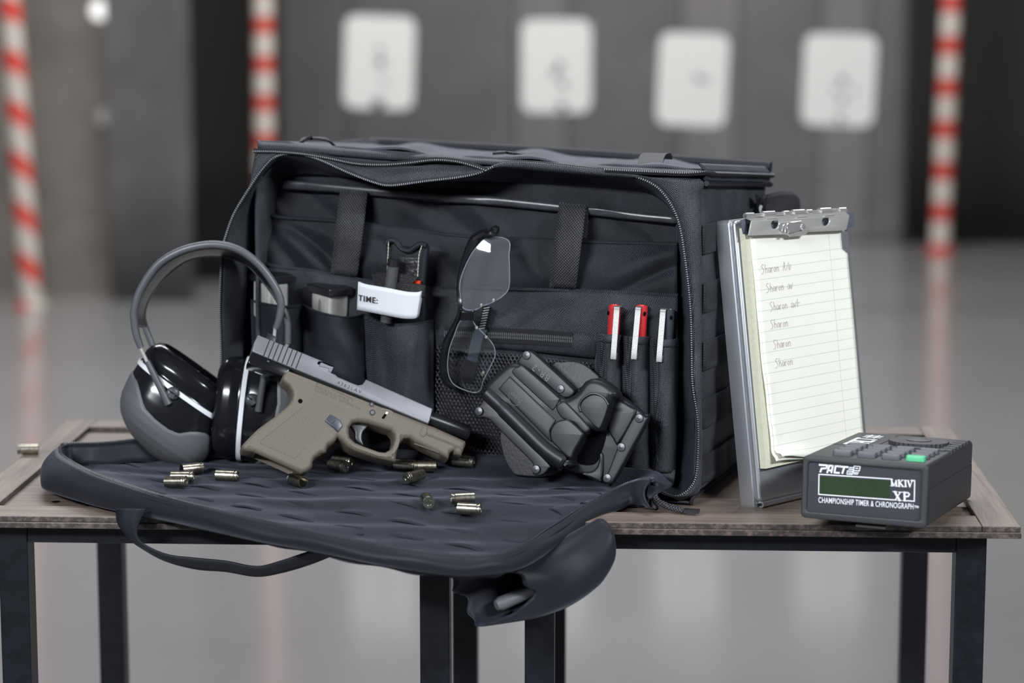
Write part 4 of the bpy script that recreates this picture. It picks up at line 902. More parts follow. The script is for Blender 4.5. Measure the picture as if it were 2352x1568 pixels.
# ------------------------------------------------------------------ safety glasses hooked over the pocket
m, nt, b = nodes('clear_lens'); M['lens'] = m
for n_ in list(nt.nodes):
    if n_.type == 'BSDF_PRINCIPLED': nt.nodes.remove(n_)
out = [n_ for n_ in nt.nodes if n_.type == 'OUTPUT_MATERIAL'][0]
tr_ = nd(nt, 'ShaderNodeBsdfTransparent'); tr_.inputs[0].default_value = (.93, .95, .97, 1)
gl_ = nd(nt, 'ShaderNodeBsdfGlossy', Roughness=.03); fz = nd(nt, 'ShaderNodeFresnel', IOR=1.5); mx = nd(nt, 'ShaderNodeMixShader')
nt.links.new(math_n(nt, 'ADD', fz.outputs[0], .10), mx.inputs[0]); nt.links.new(tr_.outputs[0], mx.inputs[1]); nt.links.new(gl_.outputs[0], mx.inputs[2]); nt.links.new(mx.outputs[0], out.inputs[0])
M['edge'] = plain('lens_edge', (.20, .215, .24), .2)
K4 = crop(1000, 500, 3.735); WG = .004
gw = bat(1090, 760, WG)
gls = root('safety_glasses', 'clear safety glasses with black brow bar hanging on the pockets', 'glasses', gw - EZ * .06)
def add_sheen():  # white diffuse mixed in to imitate reflected sheen on the upper lens
    m2_ = M['lens'].copy(); m2_.name = 'lens_painted_sheen'; t_ = m2_.node_tree; o_ = [q for q in t_.nodes if q.type == 'OUTPUT_MATERIAL'][0]; old_ = o_.inputs[0].links[0].from_socket
    df = nd(t_, 'ShaderNodeBsdfDiffuse'); df.inputs[0].default_value = (.8, .85, .95, 1); mm = nd(t_, 'ShaderNodeMixShader'); mm.inputs[0].default_value = .06
    t_.links.new(old_, mm.inputs[1]); t_.links.new(df.outputs[0], mm.inputs[2]); t_.links.new(mm.outputs[0], o_.inputs[0]); return m2_
M['lens_sheen'] = add_sheen()
def lens(pts, ca, cb, mt='lens'):
    L = cr([(*p, 0) for p in K4(pts)], 5, True); c = sum(L, V()) / len(L); rings = 7; m_ = MB(); N = len(L)
    def dep(p): return WG - .012 * (1 - ((p.x - ca) / 130) ** 2 - ((p.y - cb) / 190) ** 2)
    vs = []
    for k in range(rings + 1):
        for p in L: q = c.lerp(p, k / rings); vs.append(bat(q.x, q.y, dep(q)))
    fs = [(k * N + i, k * N + (i + 1) % N, (k + 1) * N + (i + 1) % N, (k + 1) * N + i) for k in range(rings) for i in range(N)]
    m_.add(vs, fs); o = m_.build('lens', M[mt], gls, smooth=180)
    MB().tube([bat(p.x, p.y, dep(p)) for p in L] + [bat(L[0].x, L[0].y, dep(L[0]))], .00042, 5).build('lens_edge', M['edge'], o)
lens([(435, 172), (520, 165), (590, 175), (638, 215), (632, 320), (636, 450), (632, 590), (590, 660), (500, 720), (400, 760), (330, 793), (240, 775), (215, 690), (210, 560), (250, 430), (330, 280)], 1075, 700, 'lens_sheen')
lens([(310, 880), (350, 930), (450, 1030), (500, 1100), (512, 1180), (470, 1280), (410, 1400), (385, 1480), (320, 1497), (190, 1450), (130, 1390), (105, 1280), (120, 1130), (165, 1000), (220, 880)], 1060, 740)
bp_ = K4([(450, 130), (400, 150), (340, 190), (285, 290), (240, 420), (212, 540), (205, 660), (213, 770), (195, 860), (140, 980), (98, 1080), (80, 1200), (82, 1320), (110, 1410), (185, 1455)])
bpp = cr([bat(x, y, WG - .012 + .00006 * abs(y - 710)) for x, y in bp_], 6)
rr = [interp([(0, .0044), (.15, .0050), (.3, .0031), (.45, .0022), (.6, .0025), (.72, .0040), (.85, .0049), (1, .0030)], i / (len(bpp) - 1)) for i in range(len(bpp))]
MB().tube(bpp, rr, 10, flat=1).build('brow_bar', M['gloss'], gls)
MB().tube(cr([bat(x, y, WG - w) for (x, y), w in zip(K4([(440, 150), (480, 135), (512, 115), (508, 85)]), (.006, .006, .004, .002))], 6), [.0036] * 13 + [.0038, .0039, .004, .004, .0038, .003], 10).build('hinge', M['gloss'], gls)
psolid(BP(WG - .016), [K4([(218, 800), (260, 805), (330, 795), (318, 830), (318, 885), (270, 878), (205, 880), (220, 840)])], -.002, .002, .0008, smooth=3).build('nose_bridge', M['gloss'], gls, smooth=50)
tpl = K4([(448, 760), (430, 850), (405, 945), (375, 1000), (345, 1100), (318, 1225)]); tpp = cr([bat(x, y, .012) for x, y in tpl], 6)
MB().ribbon(tpp[:13], EU * .9 + EZ * .2, .0075, .003).build('temple', M['gloss'], gls)
MB().ribbon(tpp[12:], EU * .95 + EZ * .25, .0095, .003).build('temple_arm', M['slate'], gls)
MB().ribbon([tpp[-1], bat(*K4([(262, 1400)])[0], .012)], EU * .95 + EZ * .25, .0115, .004).build('temple_tip', M['gloss'], gls)
for k in range(9):
    p = tpp[1].lerp(tpp[12], k / 8) - EW * .0018; MB().box(p, (.0055, .0008, .0008), (EU * .96 + EZ * .2, EW, EZ)).build('temple_rib', M['satin'], gls, smooth=0)
for x, y in ((395, 747), (500, 705), (355, 942), (437, 1022)):
    MB().lathe(bat(*K4([(x, y)])[0], WG - .0125), -EW, EU, [(.0013, 0), (.0013, .0006), (0, .0008)], 12).build('lens_screw', M['chrome'], gls)

# ------------------------------------------------------------------ tourniquet in the third pouch
K5 = crop(860, 520, 3.92); tq = root('tourniquet', 'folded black tourniquet with a white time label in the third pouch', 'tourniquet', bat(920, 745, .0) - EZ * .03)
K6 = crop(560, 600, 5.113)
psolid(BP(.006), [K5([(100, 165), (118, 128), (160, 115), (195, 135), (235, 190), (285, 212), (340, 200), (375, 165), (420, 152), (462, 165), (478, 195), (462, 330), (440, 560), (420, 900), (70, 880), (100, 560), (105, 330)])], -.003, .003, .0015, smooth=3).build('folded_strap', M['strap'], tq, smooth=50)
psolid(BP(.002), [K5([(225, 275), (395, 285), (380, 560), (190, 560)])], -.0005, .0012, .0004).build('padded_web', plain('quilted_web', (.018, .018, .02), .35, bump=2.5, bscale=220), tq, smooth=0)
MB().tube(cr([bat(*p, .0) for p in K5([(100, 165), (128, 128), (185, 128), (240, 195), (310, 215), (370, 180), (420, 155), (470, 175)])], 6), .0025, 8).build('strap_fold', M['strap'], tq)
for ln in ([(128, 120), (122, 250), (112, 440)], [(432, 160), (405, 240), (395, 340), (388, 470)]):
    pts = resample(cr([bat(*p, -.0018) for p in K5(ln)], 6), 22); m_ = MB()
    for k in range(0, 20, 2): m_.tube([pts[k], pts[k].lerp(pts[k + 2], .82)], .00042, 5)
    m_.build('stitching', plain('pale_thread', (.55, .52, .44), .7), tq, kind='stuff')
ra, rb = bat(*K5([(176, 300)])[0], -.013), bat(*K5([(105, 860)])[0], -.013)
MB().tube([ra, ra.lerp(rb, .08), rb], [.0047, .0050, .0050], 16).build('windlass_rod', fabric('knurled_rod', (.03, .031, .034), (.22, .22, .23), .0011, ((1, 0, .5), (1, 0, -.5)), .4), tq)
MB().tube([ra + EZ * .0005, ra.lerp(rb, .10)], .0054, 16).build('rod_cap', M['black'], tq)
psolid(BP(-.002), [K5([(350, 486), (412, 490), (405, 530), (372, 528)])], -.001, .002).build('red_tab', M['orange'], tq, smooth=0)
psolid(BP(-.002), [K5([(92, 440), (115, 436), (112, 460), (95, 460)])], -.001, .002).build('red_tab', M['orange'], tq, smooth=0)
MB().ribbon(cr([bat(*p, w) for p, w in zip(K5([(0, 490), (60, 475), (200, 480), (330, 505), (340, 530)]), (-.004, -.006, -.007, -.008, -.006))], 5), EZ, .012, .003).build('hook_tape', plain('hook_tape', (.015, .015, .016), .5, bump=3, bscale=900), tq)
MB().ribbon(cr([bat(*p, w) for p, w in zip(K5([(205, 560), (280, 560), (420, 575), (440, 590)]), (-.010, -.014, -.014, -.006))], 5), EZ, .010, .004).build('hook_tape', plain('hook_tape', (.02, .02, .021), .5, bump=3, bscale=900), tq)
LT = cr([(*p, 0) for p in K6([(1352, 240), (1430, 268), (1550, 290), (1700, 315), (1850, 345), (1950, 360), (2050, 360), (2112, 342)])], 6)
LBt = cr([(*p, 0) for p in K6([(1338, 570), (1420, 585), (1550, 610), (1700, 640), (1850, 668), (1940, 674), (2010, 670), (2058, 650)])], 6)
def lw(s): return -.019 - .004 * math.sin(math.pi * min(1, s * .9 + .1)) + .010 * sstep(.9, 1, s)
MB().grid(lambda s, t: bat(*(LT[round(s * (len(LT) - 1))].lerp(LBt[round(s * (len(LT) - 1))], t))[:2], lw(s)), len(LT) - 1, 6).build('time_label', M['label'], tq, smooth=180, solid=-.0006)
MB().grid(lambda s, t: bat(*(V((*K6([(1352, 240)])[0], 0)).lerp(V((*K6([(1338, 570)])[0], 0)), t))[:2], lerp(lw(0), .0, s)), 4, 4).build('label_return', M['label'], tq, smooth=180, solid=-.0006)
TP = BP(-.0206); u, v = TP.px(*K6([(1340, 446)])[0]); an = math.atan2(TP.px(*K6([(1580, 478)])[0])[1] - v, TP.px(*K6([(1580, 478)])[0])[0] - u)
Tm = text_mesh(TP, 'TIME:', .0072, u + .0006, v - .0008, .0, an, .0002, .00010, 1.16)
# wrap the lettering onto the curved label
for k, p in enumerate(Tm.v):
    uu = (p - TP.O).dot(EU); s_ = (uu - TP.px(*K6([(1345, 400)])[0])[0]) / (TP.px(*K6([(2112, 342)])[0])[0] - TP.px(*K6([(1345, 400)])[0])[0]); Tm.v[k] = p + EW * (lw(max(0, s_)) + .0206 - .0013)
Tm.build('lettering', M['ink'], tq, smooth=0)

# ------------------------------------------------------------------ magazines standing in the first two pouches, base plates up
def magazine(label, xm, ytop, ybot, rot, tilt, wside, plate):
    p = bat(xm, ytop, .014); q = bat(xm, ybot, .014); L = (p - q).length + .012
    a = (EU * math.cos(rot) + EW * math.sin(rot)); n_ = EZ.cross(a) * -1; up = (EZ * math.cos(tilt) + a * math.sin(tilt)).normalized(); a = (a - up * a.dot(up)).normalized(); bk_ = up.cross(a)
    rt = root('pistol_magazine', label, 'magazine', p - up * L, group='metal magazines in pouches')
    Pm = Plane(p, a, up)
    def bx(c, s_, nm, mt, bev=.0008):
        o = MB().box(Pm.w(*c), s_, (a, up, Pm.n)).build(nm, mt, rt, smooth=0); md = o.modifiers.new('bevel', 'BEVEL'); md.width = bev; md.segments = 3; return o
    bd_ = bx((0, -L / 2, 0), (wside, L, .021), 'tube', M['magm'], .003)
    bx((0, .0015, 0), (wside + .007, .0075, .026), 'base_plate', M['black'], .0012)
    psolid(Pm, [[(-.0022 + .0, -.03), (.0022, -.03), (.0022, -.008), (0, -.006), (-.0022, -.008)]], .0104, .0108, uvs=True).build('witness_slot', M['clipm'], rt, smooth=0)
    bx((wside * .30, -L / 2, .0104), (.0012, L * .96, .0008), 'pressed_rib', M['magm'], .0003)
    bx((-wside * .30, -L / 2, .0104), (.0012, L * .96, .0008), 'pressed_rib', M['magm'], .0003)
    return rt
magazine('metal magazine in the leftmost pouch, partly behind the headband', 622, 640, 700, -R(32), R(2), .027, 0)
magazine('metal magazine with black base plate in the second pouch', 758, 668, 725, -R(32), R(3), .029, 0)

# ------------------------------------------------------------------ pens
def pen(label, name, top, low, mat, clip_dx, hole_dx, cliptop, cliplow):
    w = .0115; a = bat(*top, w); c = bat(*low, w); d = (a - c).normalized(); L = .13; base = a - d * L
    rt = root(name, label, 'pen', base, group='pens in the pen pockets'); r_ = .0051
    MB().lathe(base, d, EU, [(0, 0), (.0012, 0), (.002, .008), (r_, .02), (r_, L - .0009), (r_ - .0008, L), (r_ - .0016, L), (r_ - .0018, L - .001), (0, L - .001)], 28).build('barrel', mat, rt, smooth=40)
    MB().lathe(a + EU * hole_dx - EW * (r_ * .82) - d * .0065, -EW * .8 + EU * (.6 if hole_dx > 0 else -.6), EZ, [(0, .0003), (.0012, .0003), (.0013, 0)], 14, 1.5, 1).build('vent_hole', M['hole'], rt)
    ct, cl = bat(*cliptop, w - r_ - .002), bat(*cliplow, w - r_ - .0085); cd_ = (cl - ct).normalized()
    pts = [ct + EW * .006 - cd_ * .0002, ct + EW * .003 - cd_ * .001, ct - cd_ * .0004, ct + cd_ * .002, ct.lerp(cl, .5), cl, cl + cd_ * .0006 + EW * .001, cl - cd_ * .003 + EW * .0026]
    MB().ribbon(cr(pts, 4), EU, .0047, .0009).build('clip', M['clipm'], rt, smooth=40)
    Pc = Plane(ct.lerp(cl, .78), EU, (ct - cl)); text_mesh(Pc, 'ARTLINE', .0022, -.0008, .006, .0006, -math.pi / 2, .0001).build('clip_lettering', M['whitep'], rt, smooth=0)
pen('red pen nearest the mesh pocket', 'red_pen', (1412, 700), (1408, 775), M['red'], 0, -.0042, (1417, 707), (1409, 820))
pen('red pen in the middle pen pocket', 'red_pen', (1474, 701), (1470, 778), M['red'], 0, .0042, (1466, 708), (1456, 820))
pen('dark grey pen nearest the bag zipper', 'grey_pen', (1538, 710), (1532, 786), M['slate'], 0, .0030, (1523, 713), (1514, 826))

# ------------------------------------------------------------------ clipboard box
CY = R(46.8); CL = R(7.87); cb0 = V((.1138, 1.9810, TOP - .0048))
ce = V((math.cos(CY), math.sin(CY), 0)); cbk = V((-math.sin(CY), math.cos(CY), 0)); cup_ = EZ * math.cos(CL) + cbk * math.sin(CL)
CP = Plane(cb0, ce, cup_); CW, CH = .1496, .2416
clip = root('clipboard_box', 'silver aluminium clipboard box with spring clip standing beside the bag', 'clipboard', cb0 + ce * .07)
def rrect(x0, y0, x1, y1, r_, n=5):
    out_ = []
    for cx, cy, a0 in ((x1 - r_, y1 - r_, 0), (x0 + r_, y1 - r_, 90), (x0 + r_, y0 + r_, 180), (x1 - r_, y0 + r_, 270)):
        for k in range(n + 1): t = R(a0 + 90 * k / n); out_.append((cx + r_ * math.cos(t), cy + r_ * math.sin(t)))
    return out_
psolid(CP, [rrect(-.001, .0, CW + .001, CH + .001, .004)], -.0215, -.0065, .0006, uvs=True).build('tray', M['alu'], clip, smooth=40)
psolid(CP, [rrect(0, .006, CW, CH, .004)], -.0062, 0, .0026, 4, uvs=True).build('lid', M['alu'], clip, smooth=60)
for x0, x1 in ((.004, .060), (.062, .080), (.084, .14)): MB().tube([CP.w(x0, .0035, -.0032), CP.w(x1, .0035, -.0032)], .0030, 12).build('hinge_knuckle', M['alu'], clip)
MB().tube([CP.w(.0005, .0035, -.0032), CP.w(.147, .0035, -.0032)], .0014, 8).build('hinge_pin', M['darkst'], clip)
# notepad under the clip
pad = root('notepad', 'cream ruled notepad with handwritten names held in the clipboard', 'notepad', CP.w(.07, .036, .001))
m, nt, b = nodes('ruled_paper'); M['paper'] = m
uvn = nd(nt, 'ShaderNodeUVMap'); uvn.uv_map = 'uv'; sp = nd(nt, 'ShaderNodeSeparateXYZ'); nt.links.new(uvn.outputs[0], sp.inputs[0])
fr_ = math_n(nt, 'FRACT', math_n(nt, 'MULTIPLY', sp.outputs[1], 1 / .0087)); ln1 = math_n(nt, 'LESS_THAN', fr_, .038); ok = math_n(nt, 'LESS_THAN', sp.outputs[1], .1775)
ml = math_n(nt, 'LESS_THAN', math_n(nt, 'ABSOLUTE', math_n(nt, 'SUBTRACT', sp.outputs[0], .108)), .00022)
nn_ = nd(nt, 'ShaderNodeTexNoise', Scale=260.0, Detail=3.0)
pcol = mixc(nt, nn_.outputs[0], (.80, .80, .71), (.88, .88, .79))
c1_ = mixc(nt, math_n(nt, 'MULTIPLY', math_n(nt, 'MULTIPLY', ln1, ok), .75), pcol, (.22, .40, .38)); c2_ = mixc(nt, math_n(nt, 'MULTIPLY', ml, .7), c1_, (.45, .30, .28))
nt.links.new(c2_, b.inputs['Base Color']); b.inputs['Roughness'].default_value = .75; b.inputs['Specular IOR Level'].default_value = .2
PX0, PY0, PWD, PHT = .0025, .034, .129, .201
psolid(CP, [[(PX0, PY0), (PX0 + PWD - .003, PY0 + .001), (PX0 + PWD - .003, PY0 + PHT), (PX0, PY0 + PHT)]], .0002, .0012, uvs=True).build('backing_card', plain('grey_card', (.12, .125, .14), .7), pad, smooth=0)
TH = .0072
stack = psolid(CP, [[(PX0, PY0), (PX0 + PWD - .003, PY0 + .0005), (PX0 + PWD - .0035, PY0 + PHT), (PX0 + .0005, PY0 + PHT)]], .0012, TH, 0, uvs=True)
m2, nt2, b2 = nodes('page_edges'); tc2 = nd(nt2, 'ShaderNodeTexCoord'); n3 = nd(nt2, 'ShaderNodeTexNoise', Scale=350.0, Detail=2.0); nt2.links.new(tc2.outputs['Object'], n3.inputs[0]); nt2.links.new(mixc(nt2, n3.outputs[0], (.56, .55, .42), (.70, .69, .55)), b2.inputs['Base Color']); b2.inputs['Roughness'].default_value = .8
stack.build('page_block', m2, pad, smooth=0)
def page(u0, curl, lift, n0):
    uvl = []; NU, NV = 36, 48
    def fn(s, t):
        u = lerp(u0 + .0015 * math.sin(t * 9) * (1 - t), PWD - .001 + (.0035 if t < .86 else -.003), s); v = lerp(.0, PHT - .003, t)
        e = (1 - sstep(0, .10, t)) * (1 - sstep(0, .55, s) * .7)
        n_ = n0 + lift * (1 - t) * .6 + .0012 * math.sin(s * 5 + t * 3) * (1 - t) + curl * e ** 2 + .0025 * (1 - sstep(0, .12, s)) * math.sin(t * 14) ** 2 * (1 - t) * .4
        uvl.append((u, v + .0)); v2 = v + curl * .9 * e ** 2
        return CP.w(PX0 + u, PY0 + v2, n_)
    g = MB().grid(fn, NU, NV); return g, uvl
g, uvl = page(.0085, .010, .002, TH + .0006); top = g.build('top_sheet', M['paper'], pad, smooth=180, uv=uvl, solid=-.0002)
g, uvl = page(.0055, .006, .001, TH + .0003); g.build('under_sheet', M['paper'], pad, smooth=180, uv=uvl, solid=-.0002)
# handwriting: simple pen strokes
GL_ = {'S': [[(.55, .92), (.3, 1.0), (.1, .85), (.2, .65), (.45, .45), (.5, .2), (.25, -.05), (0, -.02)]], 'h': [[(0, 1.0), (.02, 0)], [(.02, .35), (.2, .55), (.35, .4), (.36, 0)]], 'a': [[(.4, .5), (.15, .55), (0, .3), (.1, .02), (.3, .1), (.4, .5), (.42, .0)]], 'r': [[(0, .5), (.03, 0)], [(.02, .3), (.15, .52), (.32, .5)]], 'o': [[(.2, .52), (.02, .35), (.08, .03), (.28, .05), (.36, .35), (.2, .52)]], 'n': [[(0, .52), (.03, 0)], [(.02, .3), (.2, .55), (.34, .4), (.35, 0)]], 'A': [[(0, 0), (.3, 1.0), (.42, .0)], [(.08, .4), (.4, .4)]], 'v': [[(0, .5), (.12, 0), (.4, .65)]], 'l': [[(.05, .75), (.0, .1), (.15, 0), (.35, .6)]], '/': [[(0, 0), (.4, .9)]], 't': [[(.15, .95), (.15, .1), (.3, .0)], [(0, .45), (.3, .5), (.45, .4), (.6, .5)]], 'u': [[(0, .5), (.02, .1), (.2, 0), (.35, .5)]]}
WD = {'S': .75, 'h': .52, 'a': .56, 'r': .42, 'o': .5, 'n': .55, 'A': .62, 'v': .45, 'l': .5, '/': .45, 't': .6, 'u': .5, ' ': .55}
for txt, x, y, k in (('Sharon A/l', (1752, 628), 0, 1), ('Sharon av', (1763, 671), 0, 1), ('Sharon avt', (1771, 714), 0, 1), ('Sharon', (1772, 755), 0, 1), ('Sharon', (1778, 801), 0, 1), ('Sharon', (1782, 844), 0, 1)):
    u, v = CP.px(*x, TH + .003); lines = []; sz = .0074; cx = u
    for ch in txt:
        for ln in GL_.get(ch, []): lines.append([(cx + p[0] * sz * .95 + p[1] * sz * .06, v + p[1] * sz) for p in ln])
        cx += WD.get(ch, .5) * sz
    mbx = strokes(CP, lines, .00027, TH + .0022, .0001)
    # lay the ink on the slightly waving top sheet
    for q, p in enumerate(mbx.v):
        uu = (p - CP.O).dot(CP.a) - PX0; vv = (p - CP.O).dot(CP.b) - PY0; s_ = (uu - .0085) / (PWD + .0025 - .0085); t_ = vv / (PHT - .003)
        n_ = TH + .0006 + .002 * (1 - t_) * .6 + .0012 * math.sin(s_ * 5 + t_ * 3) * (1 - t_) + .0025 * (1 - sstep(0, .12, s_)) * math.sin(t_ * 14) ** 2 * (1 - t_) * .4
        mbx.v[q] = p + CP.n * (n_ + .00045 - TH - .0022)
    mbx.build('handwriting', M['pencil'], top, smooth=0)
# spring clip
K7 = crop(1680, 460, 7.587)
def cpx(p, n): return CP.px(*K7([p])[0], n)
NC = .016
psolid(CP, [K7([(160, 350), (250, 320), (2120, 215), (2145, 280), (2140, 470), (2000, 490), (300, 585), (210, 590)])], .0078, .0086, 0).build('clip_backing', plain('slate_rubber', (.09, .10, .125), .55), clip, smooth=0)
hole1 = [(760 + 68 * math.cos(R(a)) + (12 * math.sin(R(a))), 415 - 82 * math.sin(R(a))) for a in range(0, 360, 20)]; hole2 = [(1645 + 66 * math.cos(R(a)) + 10 * math.sin(R(a)), 362 - 80 * math.sin(R(a))) for a in range(0, 360, 20)]
psolid(CP, [K7([(350, 360), (2058, 265), (2008, 505), (1965, 525), (1330, 550), (1290, 610), (1030, 632), (985, 590), (300, 612)]), K7(hole1), K7(hole2)], NC - .0012, NC, .0003, at=NC).build('clip_plate', M['satin'], clip, smooth=40)
psolid(CP, [K7([(250, 318), (1970, 190), (2058, 262), (350, 358)])], NC - .006, NC - .0052, 0).build('clip_top_plate', M['satin'], clip, smooth=0)
psolid(CP, [K7([(348, 362), (256, 325), (285, 560), (300, 612)])], NC - .007, NC - .0062, 0).build('clip_cheek', M['darkst'], clip, smooth=0)
MB().ribbon([CP.w(*cpx((275, 625), .0098), .0098), CP.w(*cpx((960, 590), .0098), .0098)], CP.b, .0018, .0008).build('clip_lip', M['satin'], clip, smooth=0)
MB().ribbon([CP.w(*cpx((1330, 556), .0098), .0098), CP.w(*cpx((1965, 528), .0098), .0098)], CP.b, .0018, .0008).build('clip_lip', M['satin'], clip, smooth=0)
ha, hb3 = CP.w(*cpx((240, 272), .008), .008), CP.w(*cpx((1975, 175), .008), .008)
MB().tube([ha, hb3], .0017, 10).build('clip_hinge_pin', M['chrome'], clip)
for f0, f1, r_ in ((.0, .075, .0026), (.165, .275, .0032), (.37, .42, .0026), (.46, .57, .0032), (.60, .65, .0026), (.735, .84, .0034), (.93, 1.0, .0027)):
    MB().tube([ha.lerp(hb3, f0), ha.lerp(hb3, f1)], r_, 12).build('clip_knuckle', M['chrome'], clip)
for f0 in (.17, .47, .75): MB().box(ha.lerp(hb3, f0 + .05) - CP.b * .0045 + CP.n * .003, (.013, .0022, .002), (CP.a, CP.b, CP.n)).build('clip_tab', M['chrome'], clip, smooth=0)
psolid(CP, [K7([(1005, 415), (1240, 385), (1275, 440), (1265, 500), (1200, 520), (1015, 570), (975, 510)])], NC + .0022, NC + .003, .0003, smooth=2).build('clip_lever', M['chrome'], clip, smooth=40)
psolid(CP, [K7([(850, 400), (960, 385), (1000, 410), (965, 500), (960, 560), (830, 520), (815, 470)])], NC + .0004, NC + .0012, .0003, smooth=2).build('clip_lever_wing', M['chrome'], clip, smooth=40)
MB().tube(cr([CP.w(*cpx(p, NC + .003), NC + .003) for p in ((1215, 368), (1100, 385), (1000, 400), (950, 470), (938, 560), (965, 590), (1010, 545))], 5), .0007, 6).build('clip_lever_edge', M['chrome'], clip)
MB().lathe(CP.w(*cpx((1243, 462), NC + .003), NC + .003), CP.n, CP.a, [(.0026, 0), (.0024, .0009), (0, .0013)], 16).build('clip_rivet', M['chrome'], clip)

# ------------------------------------------------------------------ shot timer
tO = V((.1399, 1.8809, .7717)); tyaw = -.3399; tp = .0679; TW, THt, TD = .1006, .0498, .168
te = V((math.cos(tyaw), math.sin(tyaw), 0)); tbk = V((-math.sin(tyaw), math.cos(tyaw), 0)) * math.cos(tp) - EZ * math.sin(tp); tup = te.cross(tbk)
tim = root('shot_timer', 'black shot timer and chronograph box with green display at the table front', 'timer', tO + te * .05 + tbk * .05)
FP = Plane(tO, te, tup)                      # front face, normal toward the viewer
TPn = Plane(tO + tup * THt, te, tbk)         # top face
psolid(FP, [rrect(0, 0, TW, THt * .60, .004)[12:] + [(TW, THt * .6), (0, THt * .6)]], -TD, 0, .0004, uvs=True).build('lower_case', M['timer'], tim, smooth=40)
psolid(FP, [rrect(.0002, THt * .5, TW - .0002, THt, .0038)[:12] + [(.0002, THt * .6 + .0003), (TW - .0002, THt * .6 + .0003)]], -TD + .0006, 0, .0004, uvs=True).build('upper_case', M['timer'], tim, smooth=40)
psolid(FP, [rrect(0, 0, TW, THt, .004), rrect(.0045, .0055, TW - .0055, THt - .0050, .002)], -.004, .0026, .0012, uvs=True).build('front_bezel', M['timer'], tim, smooth=40)
psolid(FP, [rrect(.004, .005, TW - .005, THt - .0045, .0015)], -.002, .0006, 0, uvs=True).build('face_panel', M['timerf'], tim, smooth=0)
FN = .0007
K8 = crop(1840, 980, 5.737)
def fp(p): return FP.px(*K8([p])[0], FN)
dq = [fp(p) for p in ((258, 655), (1175, 710), (1165, 935), (255, 885))]
psolid(FP, [dq], FN - .0004, FN + .0001, 0, uvs=True).build('display_window', M['lcd'], tim, smooth=0)
strokes(FP, [[fp(p) for p in ((1200, 688), (236, 624), (232, 888), (1225, 962))], [fp(p) for p in ((1450, 704), (1497, 708), (1492, 980), (1400, 972))]], .0008, FN + .0001).build('white_frame', M['white'], tim, smooth=0)
# bold slanted logo
def quadl(lines, th): return strokes(FP, [[fp(p) for p in ln] for ln in lines], th, FN + .00012)
quadl([[(245, 500), (345, 507), (335, 545), (270, 548), (255, 590)], [(345, 600), (375, 510), (420, 514), (400, 600)], [(360, 572), (400, 575)], [(520, 520), (455, 517), (440, 602), (500, 606)], [(500, 522), (615, 530)], [(570, 530), (545, 608)]], .0014).build('logo_lettering', M['white'], tim, smooth=0)
quadl([[(640, 535), (700, 538)], [(630, 558), (690, 560)], [(700, 515), (780, 522), (768, 580), (690, 574), (700, 515)], [(720, 545), (750, 548)], [(612, 580), (690, 585)], [(612, 582), (604, 622), (670, 628), (680, 592)], [(630, 605), (660, 608)], [(690, 600), (755, 605)], [(690, 618), (745, 622)]], .0007).build('logo_emblem', M['white'], tim, smooth=0)
# serif letters MKIV over XP
S_ = [(.0011, [(1195, 705), (1200, 775)]), (.0006, [(1195, 705), (1225, 775)]), (.0006, [(1225, 775), (1252, 708)]), (.0012, [(1252, 708), (1256, 778)]), (.0005, [(1180, 775), (1215, 777)]), (.0005, [(1240, 779), (1272, 781)]), (.0005, [(1185, 697), (1205, 698)]),
      (.0012, [(1290, 702), (1292, 782)]), (.0006, [(1335, 702), (1296, 742)]), (.0011, [(1305, 738), (1342, 785)]), (.0005, [(1275, 701), (1305, 703)]), (.0005, [(1325, 700), (1350, 702)]), (.0005, [(1278, 782), (1306, 784)]), (.0005, [(1328, 786), (1355, 787)]),
      (.0012, [(1375, 706), (1378, 786)]), (.0005, [(1360, 705), (1392, 707)]), (.0005, [(1362, 787), (1394, 789)]), (.0011, [(1410, 708), (1435, 788)]), (.0006, [(1435, 788), (1462, 712)]), (.0005, [(1398, 707), (1424, 709)]), (.0005, [(1450, 710), (1476, 712)]),
      (.0016, [(1235, 855), (1300, 968)]), (.0008, [(1308, 862), (1240, 962)]), (.0006, [(1212, 851), (1262, 855)]), (.0006, [(1285, 858), (1328, 861)]), (.0006, [(1215, 960), (1262, 964)]), (.0006, [(1278, 967), (1325, 970)]),
      (.0016, [(1362, 862), (1366, 970)]), (.0006, [(1338, 860), (1390, 864)]), (.0011, [(1370, 864), (1412, 868), (1428, 890), (1412, 915), (1368, 918)]), (.0006, [(1342, 970), (1392, 974)])]
strokes(FP, [(t, [fp(p) for p in ln]) for t, ln in S_], .001, FN + .00014).build('model_lettering', M['white'], tim, smooth=0)
u, v = fp((226, 995)); u2, v2 = fp((1480, 1085)); an = math.atan2(v2 - v, u2 - u)
tm_ = text_mesh(FP, 'CHAMPIONSHIP TIMER & CHRONOGRAPH', .0062, u, v, FN + .0001, an, .0001, .00003, 1.08)
wtx = max((p - FP.O).dot(FP.a) for p in tm_.v) - u; k_ = (u2 - u) / wtx
text_mesh(FP, 'CHAMPIONSHIP TIMER & CHRONOGRAPH', .0062, u, v, FN + .0001, an, .0001, .00003, 1.08, squash=k_).build('lettering', M['white'], tim, smooth=0)
u, v = fp((1490, 1066)); text_mesh(FP, 'TM', .0026, u, v, FN + .0001, an, .0001, .00006).build('lettering', M['white'], tim, smooth=0)
# keys
for r_ in range(4):
    for c in range(4):
        gx, gy = .0205 + c * .0195, .011 + r_ * .0165
        psolid(TPn, [rrect(gx, gy, gx + .0148, gy + .0088, .0018)], -.001, .0040 if not (r_ == 0 and c == 3) else .0042, .0007, uvs=True).build('key', M['green'] if (r_ == 0 and c == 3) else M['key'], tim, smooth=40)
